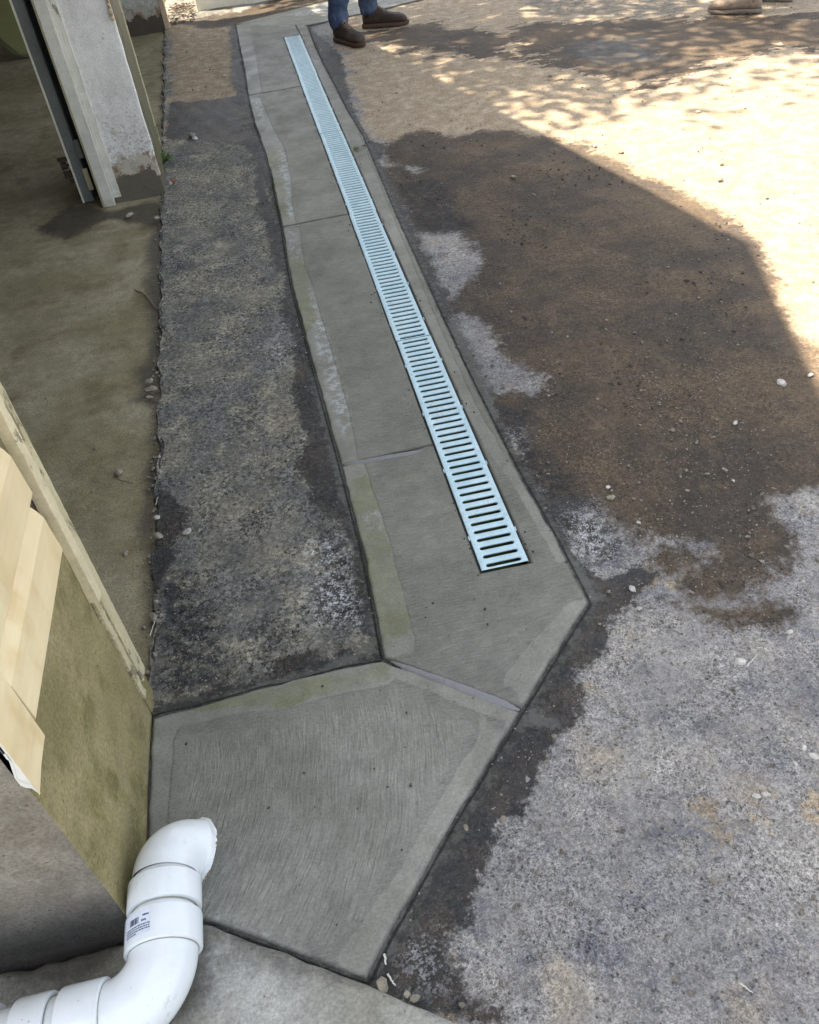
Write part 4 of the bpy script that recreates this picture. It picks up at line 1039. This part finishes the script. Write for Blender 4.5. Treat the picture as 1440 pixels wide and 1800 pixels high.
# ------------------------------------------------------------------ stones, sticks, leaves
def stone_mesh(seed, flat=.6):
    r = random.Random(seed); bm = bmesh.new(); bmesh.ops.create_icosphere(bm, subdivisions=2, radius=1)
    off = Vector((r.uniform(0, 9), r.uniform(0, 9), r.uniform(0, 9)))
    from mathutils import noise
    planes = [Vector((r.gauss(0, 1), r.gauss(0, 1), r.gauss(0, 1))).normalized() for _ in range(11)]
    for v in bm.verts:
        d = v.co.normalized(); k = 1 + .22 * noise.noise(d * 1.6 + off)
        for p in planes:
            t = d.dot(p)
            if t > .45: k = min(k, .60 / t)
        v.co = d * k; v.co.z *= flat
    me = bpy.data.meshes.new('stone'); bm.to_mesh(me); bm.free(); return me
stone_meshes = [stone_mesh(s) for s in range(9)]
STONES = [
 (268, 688, 21, 'g', 'round tan stone at the asphalt edge, biggest of the three there'),
 (263, 673, 16, 'g', 'reddish stone behind the round tan stone at the asphalt edge'),
 (262, 700, 12, 'g', 'small split stone just in front of the round tan stone'),
 (207, 828, 22, 'g', 'brownish stone lying well inside the garage floor beside a twig'),
 (219, 968, 13, 'g', 'square tan stone alone on the lower garage floor'),
 (278, 944, 18, 'g', 'angular grey stone in the wet brown patch beside the garage floor'),
 (278, 911, 11, 'l', 'pale cube-like stone at the top of the wet brown patch'),
 (331, 936, 17, 'l', 'bluish pale stone at the right rim of the wet brown patch'),
 (271, 1089, 19, 'g', 'rounded tan stone wedged between garage floor and dark asphalt'),
 (226, 377, 15, 'g', 'pale tan stone on the garage floor in front of the white pier'),
 (276, 386, 13, 'g', 'triangular stone on the asphalt edge just past the white pier'),
 (301, 324, 8, 'l', 'small white stone touching the orange leaf'),
 (1373, 675, 20, 'l', 'flat pale stone on brown ground near the sunlit edge at the right'),
 (1425, 661, 11, 'l', 'white stone right at the edge of the sunlit ground'),
 (1292, 746, 13, 'l', 'oval pale stone in the middle of the brown damp ground'),
 (1070, 858, 9, 'l', 'small white stone above a flat brown stone near the flecked patch'),
 (1072, 877, 15, 'g', 'flat brown stone just below a small white stone'),
 (1123, 920, 8, 'l', 'white pebble at the lower left of the brown ground'),
 (1273, 827, 11, 'g', 'flat tan stone low in the brown ground'),
 (1289, 846, 7, 'l', 'tiny white stone below the flat tan stone on brown ground'),
 (1111, 1036, 15, 'l', 'oblong pale stone on wet ground right of the apron corner'),
 (1123, 1071, 11, 'l', 'white stone just below the oblong pale stone'),
 (1144, 1075, 9, 'l', 'small white stone right of another white stone below the wet patch'),
 (1303, 1165, 19, 'l', 'hollow pale stone lying next to a forked twig'),
 (1388, 1112, 12, 'l', 'small cream stone above the rusty spot near the right border'),
 (1429, 1331, 17, 'l', 'large oval cream stone at the right border'),
 (1413, 1317, 13, 'l', 'cream stone chip just left of the large oval stone'),
 (1397, 1343, 11, 'l', 'grey-white chip below the cream stone chip'),
 (1424, 1352, 9, 'g', 'small grey stone under the large oval cream stone'),
 (1328, 1401, 15, 'l', 'left one of two rounded cream stones side by side on grey asphalt'),
 (1345, 1398, 17, 'l', 'right one of two rounded cream stones side by side on grey asphalt'),
 (1392, 1300, 9, 'l', 'small bright stone above the cream chips'),
 (820, 1459, 14, 'g', 'rounded grey stone in the wet strip beside the near slab'),
 (841, 1461, 8, 'l', 'thin cream stone chip next to a rounded grey stone'),
 (885, 1440, 12, 'g', 'tan stone at the border of wet strip and dry asphalt'),
 (672, 1733, 26, 'g', 'largest tan stone in the gap at the tip of the near slab'),
 (732, 1752, 20, 'g', 'tan pointed stone in the dark gap beside the old walk'),
 (716, 1746, 15, 'g', 'dark grey stone between two tan stones in the gap'),
 (798, 100, 9, 'l', 'pale stone in the dappled light right of the boots'),
 (1092, 269, 12, 'g', 'brown stone on the brightly sunlit sand'),
 (1046, 258, 9, 'l', 'flat pale stone left of the brown stone on the sand'),
 (1226, 198, 9, 'l', 'pale stone on the border of sunlight and tree shade'),
 (1268, 290, 9, 'g', 'dark stone alone on the bright white sunlit ground'),
 (1265, 318, 12, 'g', 'dark flat stone below another dark stone in full sun'),
 (902, 314, 13, 'g', 'brown stone in the shaded damp ground right of the drain'),
 (395, 135, 8, 'l', 'small pale stone on tan ground near the top left of the apron'),
 (338, 240, 13, 'g', 'largest of the stones on the wet band beside the white pier'),
 (343, 245, 10, 'l', 'pale chip touching the stone on the wet band'),
]
for i, (x, y, s, c, lab) in enumerate(STONES):
    inside = x < 262 and y < 1100
    p = G(x, y); sc = np.linalg.norm(G(x + s / 2, y) - p) * 1.35
    if 640 < x < 740 and y > 1725: p = G(x, y, .01)
    o = link('stone', stone_meshes[i % 9], None, loc=(p[0], p[1], (-.014 if inside else .001) + sc * .32))
    if i < 9: o.data.materials.append(M['stone'])
    o.material_slots[0].link = 'OBJECT'; o.material_slots[0].material = M['stone'] if c == 'g' else M['stonel']
    r_ = random.Random(i * 3 + 1); o.scale = (sc, sc * r_.uniform(.6, .9), sc * r_.uniform(.6, .95)); o.rotation_euler = (r_.uniform(-.2, .2), r_.uniform(-.2, .2), r_.uniform(0, 6.3))
    o.data.shade_flat(); tag(o, lab, 'stone')

def twig(px, r, mat, lab, z=.004, zin=0., cat='twig', n=6):
    pts = []
    for (x, y) in px: p = G(x, y); pts.append(Vector((p[0], p[1], zin + z)))
    fine = []
    for i in range(len(pts) - 1):
        for k in range(4): fine.append(pts[i].lerp(pts[i + 1], k / 4) + Vector((rng.uniform(-1, 1) * r * .5, rng.uniform(-1, 1) * r * .5, rng.uniform(0, 1) * r)))
    fine.append(pts[-1]); bm = bmesh.new(); tube(bm, fine, [r * (1 - .45 * i / len(fine)) for i in range(len(fine))], n)
    o = bm_obj('twig', bm, mat); tag(o, lab, cat); return o
twig([(238, 508), (252, 514), (262, 524), (275, 541)], .0042, M['twig'], 'curved brown twig reaching the asphalt edge on the garage floor', zin=-.012)
twig([(208, 840), (222, 844), (234, 847)], .0022, M['twig'], 'short dark twig in front of the brownish stone on the garage floor', zin=-.012)
twig([(1313, 1173), (1320, 1165), (1331, 1153)], .0018, M['pstick'], 'pale forked twig beside the hollow stone on grey asphalt')
twig([(1080, 1303), (1090, 1296), (1101, 1289)], .0012, M['twig'], 'thin twig beside the pale blue smear on grey asphalt')
twig([(683, 1714), (689, 1724), (696, 1734)], .0022, M['pstick'], 'short white stick standing over the stones at the slab tip')
twig([(677, 1680), (679, 1697)], .0024, M['pstick'], 'stubby white stick in the wet strip above the slab tip')
twig([(1302, 1731), (1312, 1739), (1323, 1747)], .0018, M['pstick'], 'white splinter on the grey asphalt at the bottom right')
twig([(262, 1080), (270, 1075), (283, 1070)], .0013, M['twig'], 'thin root over the rounded stone at the garage floor edge', zin=.004)
twig([(275, 890), (277, 882), (279, 876)], .0012, M['pstick'], 'pale straw above the cube-like stone', zin=.002)
twig([(265, 1120), (272, 1100), (276, 1085)], .0012, M['pstick'], 'dry stem lying along the asphalt edge near the trim foot', zin=.002)
def leaf_obj(px, L, Wl, rot, mat, lab, lift=.01, z=.003):
    p = G(*px); bm = bmesh.new(); n = 8; cs = []
    for i in range(n + 1):
        t = i / n; w = Wl * math.sin(math.pi * t) ** .8 * (1 - .25 * t); zz = lift * math.sin(t * 3.1) + .002 * math.sin(i * 2)
        cs.append([bm.verts.new((L * (t - .5), -w, zz + .004)), bm.verts.new((L * (t - .5), 0, zz)), bm.verts.new((L * (t - .5), w, zz + .005))])
    for a, b in zip(cs, cs[1:]):
        for k in range(2): bm.faces.new((a[k], b[k], b[k + 1], a[k + 1]))
    bmesh.ops.solidify(bm, geom=bm.faces[:], thickness=.0006)
    bmesh.ops.remove_doubles(bm, verts=bm.verts, dist=1e-5)
    o = bm_obj('leaf', bm, mat, smooth=True, loc=(p[0], p[1], z)); o.rotation_euler.z = rot; tag(o, lab, 'leaf'); return o
leaf_obj((308, 322), .045, .018, .6, M['dryleaf'], 'curled orange dead leaf at the foot of the white pier')
leaf_obj((628, 267), .065, .020, 1.0, M['greenleaf'], 'crumpled green leaf on the narrow concrete strip right of the drain', z=.011)
leaf_obj((640, 262), .03, .012, 2.2, M['twig'], 'small brown leaf scrap beside the green leaf at the slab edge', z=.009)
# weed
wd = empty('weed', (*G(287, 292), 0), 'small green weed growing at the foot of the white pier', 'plant')
for k in range(14):
    r_ = random.Random(k); a = r_.uniform(-1.3, 1.9); L = r_.uniform(.05, .11); bm = bmesh.new(); cs = []
    for i in range(6):
        t = i / 5; w = .010 * math.sin(math.pi * min(.97, t * .9 + .08)); d = L * t
        cs.append([bm.verts.new((d * math.cos(a) - w * math.sin(a) * s_, d * math.sin(a) + w * math.cos(a) * s_, .005 + L * .8 * math.sin(t * 2.2) * r_.uniform(.6, .62))) for s_ in (-1, 1)])
    for p, q_ in zip(cs, cs[1:]): bm.faces.new((p[0], q_[0], q_[1], p[1]))
    bm_obj('leaf', bm, M['weed'], wd, loc=(0, 0, 0))

# loose gravel, too small to count
def pebbles(name, pts, sizes, mat, seed, kind='stuff', zs=None, flat=.6, big=False):
    r = np.random.RandomState(seed)
    base = []
    for s in range(6):
        bm = bmesh.new(); bmesh.ops.create_icosphere(bm, subdivisions=1, radius=1)
        V = np.array([v.co[:] for v in bm.verts]); F = np.array([[v.index for v in f.verts] for f in bm.faces]); bm.free()
        V *= r.uniform(.72, 1.15, (len(V), 1)); V[:, 2] *= flat; base.append((V, F))
    VV = []; FF = []; o = 0
    for i, p in enumerate(pts):
        V, F = base[i % 6]; a = r.rand() * 6.28; c, s_ = math.cos(a), math.sin(a); sx = sizes[i]
        v = V * [sx, sx * r.uniform(.55, .95), sx]; v = np.stack([v[:, 0] * c - v[:, 1] * s_, v[:, 0] * s_ + v[:, 1] * c, v[:, 2]], 1)
        z = zs[i] if zs is not None else 0
        VV.append(v + [p[0], p[1], z + sx * .28]); FF.append(F + o); o += len(V)
    VV = np.concatenate(VV); FF = np.concatenate(FF)
    me = bpy.data.meshes.new(name); me.from_pydata(VV.tolist(), [], FF.tolist()); me.update()
    ob = link(name, me, mat); ob['kind'] = kind; return ob
def scatter(n, x0, x1, y0, y1, seed): r = np.random.RandomState(seed); return np.stack([r.uniform(x0, x1, n), r.uniform(y0, y1, n)], 1)
P_ = np.vstack([scatter(11000, -.45, 4.5, .3, 8.5, 31), scatter(3500, -.1, 1.5, .3, 2.6, 38)]); P_ = P_[apron_sd(P_) < -.006]
r_ = np.random.RandomState(4); sz = .0011 + .0016 * r_.exponential(1., len(P_)); sz = np.minimum(sz, .0085)
tag(pebbles('gravel', P_, sz, M['gravel'], 1), 'fine loose gravel scattered over the driveway', 'gravel')
P_ = np.vstack([scatter(5200, -.45, 1.4, .3, 2.2, 37), scatter(2600, -.52, .1, 1.2, 5.5, 41)]); P_ = P_[apron_sd(P_) < -.004]
tag(pebbles('grit', P_, .0008 + .0009 * r_.exponential(1., len(P_)).clip(0, 3), M['gravel'], 6), 'fine pale grit on the near asphalt around the slabs', 'grit')
P_ = scatter(9000, .5, 3.0, .9, 6.0, 77); P_ = P_[(field(P_, BROWN) > .01) & (apron_sd(P_) < -.02)]
kk = np.sin(P_[:, 0] * 7 + 1) * np.sin(P_[:, 1] * 5 + P_[:, 0] * 3) + np.random.RandomState(2).rand(len(P_)) > .75; P_ = P_[kk]
tag(pebbles('mud_clods', P_, np.minimum(.0016 + .0022 * r_.exponential(1., len(P_)), .011), M['mud'], 12, flat=.45), 'crumbled damp mud scattered over the brown ground', 'mud')
n_ = 900; y_ = r_.uniform(1.2, 8.3, n_); x_ = edge_x(y_) - .004 + r_.normal(-.004, .012, n_) 
tag(pebbles('debris', np.stack([x_, y_], 1), np.minimum(.0016 + .0020 * r_.exponential(1., n_), .009), M['gravel'], 2, zs=np.where(x_ < edge_x(y_), -.012, 0)), 'line of grit and small stones caught along the asphalt edge', 'debris')
P_ = scatter(500, -1.6, -.54, 1.3, 8, 32)
tag(pebbles('floor_grit', P_, np.minimum(.0012 + .0016 * r_.exponential(1., len(P_)), .007), M['gravel'], 3, zs=np.full(len(P_), -.013)), 'sparse grit on the garage floor', 'grit')
# cement crumbs beside the grate and along the slab edges
cr = []
for k in range(900):
    side = rng.rand() < .6; y = rng.uniform(DY0 - .02, DY1); x = (DX0 - .008 - rng.exponential(.012)) if side else (DX1 + .008 + rng.exponential(.010))
    if math.sin(y * 9) + rng.rand() > .7: cr.append((x, y))
for k in range(350): y = rng.uniform(1.2, 7.4); x = np.interp(y, R_edge[::-1, 1], R_edge[::-1, 0]) + rng.normal(0, .006); cr.append((x, y))
for k in range(90): cr.append((rng.uniform(-.45, .45), rng.uniform(.65, 1.45)))
cr = np.array(cr); keep = (apron_sd(cr) > .004)
ex = ((cr[:, 0] > DX0 - .004) & (cr[:, 0] < DX1 + .004) & (cr[:, 1] > DY0 - .004)); cr = cr[keep & ~ex]
tag(pebbles('cement_crumbs', cr, .0009 + .0011 * r_.exponential(1., len(cr)).clip(0, 3.2), M['crumb'], 5, zs=np.full(len(cr), ZT)), 'dark cement crumbs sprinkled beside the drain grate', 'crumbs')
# leaf litter by the far pier
P_ = np.stack([r_.uniform(-.60, -.36, 260), r_.uniform(8.55, 9.3, 260)], 1)
tag(pebbles('leaf_litter', P_, r_.uniform(.007, .02, 260), M['bark'], 8, zs=r_.uniform(0, .04, 260), flat=.25), 'heap of dead leaves and twigs beyond the far garage pier', 'litter')

# ------------------------------------------------------------------ people
def skin_obj(name, verts, edges, radii, mat, parent, root=0, sub=2):
    me = bpy.data.meshes.new(name); me.from_pydata(verts, edges, []); me.update()
    o = link(name, me, mat, parent, loc=(0, 0, 0)); md = o.modifiers.new('skin', 'SKIN'); md.use_smooth_shade = True
    for i, r in enumerate(radii):
        r = r if isinstance(r, tuple) else (r, r); me.skin_vertices[0].data[i].radius = r; me.skin_vertices[0].data[i].use_root = (i == root)
    s = o.modifiers.new('sub', 'SUBSURF'); s.levels = sub; s.render_levels = sub; return o
def loft(bm, secs, n=20, cap=True):
    rings = []
    for (c, w, h0, h1, e) in secs:       # centre x, half width, bottom z, top z, exponent; runs along x
        ring = []
        for k in range(n):
            a = 2 * math.pi * k / n; ca, sa = math.cos(a), math.sin(a)
            y = w * math.copysign(abs(ca) ** e, ca); z = (h0 + h1) / 2 + (h1 - h0) / 2 * math.copysign(abs(sa) ** e, sa)
            ring.append(bm.verts.new((c[0], c[1] + y, z)))
        rings.append(ring)
    for a, b in zip(rings, rings[1:]):
        for k in range(n): bm.faces.new((a[k], a[(k + 1) % n], b[(k + 1) % n], b[k]))
    if cap: bm.faces.new(rings[0][::-1]); bm.faces.new(rings[-1])
    bmesh.ops.recalc_face_normals(bm, faces=bm.faces)
def boot(parent, heel, ang, mat, solem, lace, L=.345, pointed=False, shaft=.20):
    """boot running along +x from the heel, then turned and set down"""
    def place(o): o.location = (heel[0] - parent.location.x, heel[1] - parent.location.y, 0); o.rotation_euler.z = ang; return o
    w = .044 if pointed else .050
    bm = bmesh.new()
    S_ = [(0, .024, .03, .09), (.02, .038, .026, .12), (.06, .041, .026, .15), (.10, .042, .026, .150), (.14, .044, .026, .126), (.18, .049, .026, .102), (.215, .053, .026, .092), (.245, .052 if not pointed else .042, .026, .090), (.272, .045 if not pointed else .029, .027, .080), (.292, .030 if not pointed else .016, .029, .064), (.301, .010, .032, .048)]
    loft(bm, [((x * L / .30, 0), ww, a, b, .8) for x, ww, a, b in S_], 22)
    up = place(bm_obj('boot', bm, mat, parent, smooth=True, loc=(0, 0, 0)))
    bm = bmesh.new()
    for k in range(1):
        tube(bm, [(.055, 0, .07), (.055, 0, .12), (.052, 0, .16), (.050, 0, shaft)], [.040, .043, .045, .047], 20)
    s = bm_obj('shaft', bm, mat, up, smooth=True, loc=(0, 0, 0))
    bm = bmesh.new()
    if pointed:
        loft(bm, [((x * L / .30, 0), ww + .004, a, b, .6) for x, ww, a, b in [(-.006, .020, 0, .030), (.02, .034, 0, .032), (.07, .034, 0, .032), (.078, .033, .010, .032), (.13, .036, .012, .032), (.20, .046, .0, .032), (.25, .040, .001, .032), (.285, .024, .008, .032), (.305, .006, .018, .030)]], 18)
    else:
        loft(bm, [((x * L / .30, 0), ww + .006, a, b, .55) for x, ww, a, b in [(-.008, .018, .002, .034), (.01, .032, 0, .036), (.07, .036, 0, .036), (.13, .038, .003, .036), (.20, .047, .0, .036), (.25, .046, .0, .035), (.29, .030, .004, .035), (.311, .008, .014, .034)]], 18)
    so = bm_obj('sole', bm, solem, up, smooth=False, loc=(0, 0, 0))
    if lace:
        bm = bmesh.new()
        for i in range(6):
            x = .125 + .016 * i; z = .152 - .0105 * i
            tube(bm, [(x, -.026, z - .008), (x + .004 * (-1) ** i, 0, z + .004), (x, .026, z - .008)], .0034, 6)
        for s_ in (-1, 1):
            tube(bm, [(.105, 0, .134), (.10, .012 * s_, .150), (.112, .026 * s_, .142), (.118, .014 * s_, .134)], .0018, 6)
        bm_obj('laces', bm, M['lace'], up, smooth=True, loc=(0, 0, 0))
    return up
def person(name, base, facing, feet, mats, label, pointed=False, height=1.78, cap=True):
    """base at floor between the feet; facing = angle; feet = [(heel xy, angle), ...]"""
    root = empty(name, (base[0], base[1], 0), label, 'person'); k = height / 1.78
    ca, sa = math.cos(facing), math.sin(facing)
    def Lc(f, s, z): return (f * ca - s * sa, f * sa + s * ca, z * k)       # forward, left, up
    ank = []
    for (hx, hy), a in feet: ank.append((hx - base[0] + .055 * math.cos(a), hy - base[1] + .055 * math.sin(a)))
    hip = [Lc(0, -.09, .93), Lc(0, .09, .93)]
    # match each foot with its nearer hip
    def d2(a, b): return (a[0] - b[0]) ** 2 + (a[1] - b[1]) ** 2
    if d2(ank[0], hip[0]) + d2(ank[1], hip[1]) > d2(ank[0], hip[1]) + d2(ank[1], hip[0]): hip = hip[::-1]
    V = [Lc(0, 0, .97), Lc(.01, 0, 1.12), Lc(.0, 0, 1.30), Lc(-.01, 0, 1.45), Lc(.0, 0, 1.52), Lc(.015, 0, 1.58), Lc(.02, 0, 1.67), Lc(.01, 0, 1.745)]
    E = [(i, i + 1) for i in range(7)]; Rr = [(.15, .115), (.135, .10), (.155, .115), (.12, .09), .058, (.065, .075), (.078, .095), (.055, .065)]
    for h_, an in zip(hip, ank):
        n0 = len(V); kn = ((h_[0] + an[0]) / 2 + .03 * ca, (h_[1] + an[1]) / 2 + .03 * sa, .50 * k)
        V += [h_, kn, (an[0], an[1], .13)]; E += [(0, n0), (n0, n0 + 1), (n0 + 1, n0 + 2)]; Rr += [.085, .055, .038]
    hands = []
    for s_ in (-1, 1):
        n0 = len(V)
        sh, elb, wr = Lc(-.01, .19 * s_, 1.43), Lc(.0, .25 * s_, 1.13), Lc(.16, .22 * s_, .93)
        V += [sh, elb, wr]; E += [(3, n0), (n0, n0 + 1), (n0 + 1, n0 + 2)]; Rr += [.058, .042, .028]
        pl = Lc(.22, .215 * s_, .885); V.append(pl); E.append((n0 + 2, n0 + 3)); Rr.append((.036, .018)); hands.append((wr, pl, s_))
    skin_obj('body', V, E, Rr, M['skin'], root)
    for wr, pl, s_ in hands:
        for j, (o_, L_) in enumerate(((-.030, .068), (-.010, .078), (.010, .072), (.028, .058))):
            # four fingers, curled
            f0 = Vector(Lc(.20, .215 * s_ + o_ * .9, .895)); f1 = Vector(Lc(.255, .215 * s_ + o_, .860)); f2 = f1 + Vector(Lc(.012, 0, -L_ * .5 / k)); f3 = f2 + Vector(Lc(-.014, 0, -L_ * .38 / k))
            skin_obj('finger', [tuple(f0), tuple(f1), tuple(f2), tuple(f3)], [(0, 1), (1, 2), (2, 3)], [.011, .0095, .0085, .007], M['skin'], root, 0, 1)
        t0 = Vector(Lc(.185, .215 * s_ - .02 * s_, .905)); t1 = Vector(Lc(.225, .215 * s_ - .052 * s_, .885)); t2 = Vector(Lc(.250, .215 * s_ - .058 * s_, .850))
        skin_obj('thumb', [tuple(t0), tuple(t1), tuple(t2)], [(0, 1), (1, 2)], [.013, .011, .009], M['skin'], root, 0, 1)
    # head details
    for s_ in (-1, 1):
        bm = bmesh.new(); bmesh.ops.create_icosphere(bm, subdivisions=2, radius=.011); bm_obj('eye', bm, M['eye'], root, loc=Lc(.098, .032 * s_, 1.665), smooth=True)
        bm = bmesh.new(); bmesh.ops.create_icosphere(bm, subdivisions=2, radius=.026); bmesh.ops.scale(bm, verts=bm.verts, vec=(.6, .35, 1.1)); o = bm_obj('ear', bm, M['skin'], root, loc=Lc(.01, .078 * s_, 1.655), smooth=True); o.rotation_euler.z = facing
    skin_obj('nose', [Lc(.09, 0, 1.675), Lc(.118, 0, 1.64)], [(0, 1)], [.010, .015], M['skin'], root, 0, 1)
    bm = bmesh.new(); bmesh.ops.create_icosphere(bm, subdivisions=2, radius=.03); bmesh.ops.scale(bm, verts=bm.verts, vec=(.35, 1, .25)); o = bm_obj('mouth', bm, mats['mouth'], root, loc=Lc(.088, 0, 1.60), smooth=True); o.rotation_euler.z = facing
    bm = bmesh.new(); bmesh.ops.create_icosphere(bm, subdivisions=3, radius=.108); bmesh.ops.scale(bm, verts=bm.verts, vec=(1.05, .88, .95))
    bmesh.ops.bisect_plane(bm, geom=bm.verts[:] + bm.edges[:] + bm.faces[:], plane_co=(0, 0, .015), plane_no=(.25, 0, -1), clear_outer=True)
    if cap:
        rr = bmesh.ops.create_circle(bm, cap_ends=True, radius=.17, segments=28); bmesh.ops.translate(bm, verts=rr['verts'], vec=(0, 0, .018))
        bmesh.ops.solidify(bm, geom=[f for f in bm.faces if len(f.verts) > 20], thickness=.006)
    o = bm_obj('hat' if cap else 'hair', bm, mats['hat'], root, loc=Lc(-.005, 0, 1.69), smooth=True); o.rotation_euler.z = facing
    # shirt and jeans follow the body
    V = [Lc(0, 0, .93), Lc(.01, 0, 1.12), Lc(0, 0, 1.30), Lc(-.01, 0, 1.44), Lc(0, 0, 1.50)]; E = [(0, 1), (1, 2), (2, 3), (3, 4)]; Rr = [(.17, .135), (.155, .12), (.172, .13), (.135, .105), .07]
    for s_ in (-1, 1):
        n0 = len(V); V += [Lc(-.01, .19 * s_, 1.43), Lc(0, .235 * s_, 1.20)]; E += [(3, n0), (n0, n0 + 1)]; Rr += [.074, .062]
    skin_obj('shirt', V, E, Rr, mats['shirt'], root)
    V = [Lc(0, 0, 1.0), Lc(0, 0, .93)]; E = [(0, 1)]; Rr = [(.155, .12), (.16, .125)]
    for h_, an in zip(hip, ank):
        n0 = len(V); kn = ((h_[0] + an[0]) / 2 + .03 * ca, (h_[1] + an[1]) / 2 + .03 * sa, .50 * k)
        low = mats.get('cuff', .09)
        q1 = tuple(kn[i] * .35 + (an[0], an[1], low + .05)[i] * .65 for i in range(3))
        V += [(h_[0], h_[1], .84 * k), kn, q1, (an[0] - .004 * ca, an[1] - .004 * sa, low + .06), (an[0] + .014 * ca, an[1] + .014 * sa, low)]
        E += [(1, n0), (n0, n0 + 1), (n0 + 1, n0 + 2), (n0 + 2, n0 + 3), (n0 + 3, n0 + 4)]; Rr += [.105, .086, .080, .078, (.088, .080)]
    jn = skin_obj('jeans', V, E, Rr, M['denim'], root, 1, 3)
    tx = bpy.data.textures.new('folds', 'CLOUDS'); tx.noise_scale = .09; tx.noise_depth = 2
    dm = jn.modifiers.new('folds', 'DISPLACE'); dm.texture = tx; dm.strength = .035; dm.mid_level = .5; dm.texture_coords = 'LOCAL'
    for (h_, a) in feet:
        boot(root, h_, a, mats['boot'], mats['sole'], mats['lace'], pointed=pointed)
    return root
hA, tA = G(592, 72), G(650, 86); hB, tB = G(640, 50), G(719, 43)
aA = math.atan2(*(tA - hA)[::-1]); aB = math.atan2(*(tB - hB)[::-1])
person('person', tuple((hA + hB) / 2 + [.06, 0]), (aA + aB) / 2, [(tuple(hA), aA), (tuple(hB), aB)],
       dict(shirt=M['shirt'], hat=M['twig'], boot=M['boot'], sole=M['sole'], lace=True, mouth=M['skin'], cuff=.085),
       'person in blue jeans and brown lace-up work boots beside the far drain end')
hC, tC = G(1337, 22), G(1232, 25); hD = G(1392, 2)
aC = math.atan2(*(tC - hC)[::-1])
person('person', tuple((hC + hD) / 2), aC, [(tuple(hC), aC), (tuple(hD), aC - .25)],
       dict(shirt=M['shirt2'], hat=M['hair'], boot=M['tanboot'], sole=M['tansole'], lace=False, mouth=M['skin'], cuff=.13),
       'person in jeans and tan suede boots standing on the wet ground at the top right', pointed=True, cap=False)

# ------------------------------------------------------------------ tree that dapples the far ground
def tree(name, base, crown, rads, nleaf, seed, label, leafsize=.075, clumps=46, spread=.42):
    root = empty(name, (base[0], base[1], 0), label, 'tree'); r = random.Random(seed); bm = bmesh.new()
    b0 = Vector((0, 0, -.1)); cc = Vector(crown) - Vector((base[0], base[1], 0))
    mid = Vector((cc.x * .35, cc.y * .35, cc.z * .55)); tube(bm, [b0, (0, 0, .3), mid * .6, mid, cc - Vector((0, 0, rads[2] * .3))], [.22, .17, .15, .12, .05], 12)
    cl = []
    for i in range(clumps):
        while True:
            u = Vector((r.uniform(-1, 1), r.uniform(-1, 1), r.uniform(-1, 1)))
            if .25 < u.length < 1: break
        c = cc + Vector((u.x * rads[0], u.y * rads[1], u.z * rads[2])); cl.append(c)
        st_ = mid.lerp(cc, r.uniform(0, .8)); m2 = st_.lerp(c, .5) + Vector((r.uniform(-.2, .2), r.uniform(-.2, .2), r.uniform(-.1, .25)))
        tube(bm, [st_, m2, c], [.05, .03, .012], 6)
    bm_obj('trunk', bm, M['bark'], root, loc=(0, 0, 0), smooth=True)
    q = np.random.RandomState(seed); per = nleaf // clumps; V = []; F = []
    ctr = np.concatenate([np.array(c)[None] + q.normal(0, 1, (per, 3)) * [spread, spread, spread * .55] for c in cl])
    a = q.uniform(0, 6.28, len(ctr)); t = q.uniform(-.7, .7, len(ctr)); s = leafsize * q.uniform(.6, 1.25, len(ctr))
    ux = np.stack([np.cos(a) * np.cos(t), np.sin(a) * np.cos(t), np.sin(t)], 1); vx = np.stack([-np.sin(a), np.cos(a), q.uniform(-.6, .6, len(a))], 1)
    P4 = np.stack([ctr - ux * s[:, None], ctr + vx * s[:, None] * .45, ctr + ux * s[:, None], ctr - vx * s[:, None] * .45], 1).reshape(-1, 3)
    F = np.arange(len(P4)).reshape(-1, 4)
    me = bpy.data.meshes.new('crown'); me.from_pydata(P4.tolist(), [], F.tolist()); me.update(); link('crown', me, M['leaf'], root, loc=(0, 0, 0))
    return root
tree('broadleaf_tree', (1.3, 11.0), (-.35, 8.5, 5.7), (2.7, 2.5, 1.3), 11000, 3, 'leafy tree leaning over the garage end that dapples the puddle')
tree('broadleaf_tree', (3.9, 11.8), (2.3, 9.2, 5.9), (2.6, 2.6, 1.4), 8000, 5, 'more open leafy tree behind the person in tan boots')
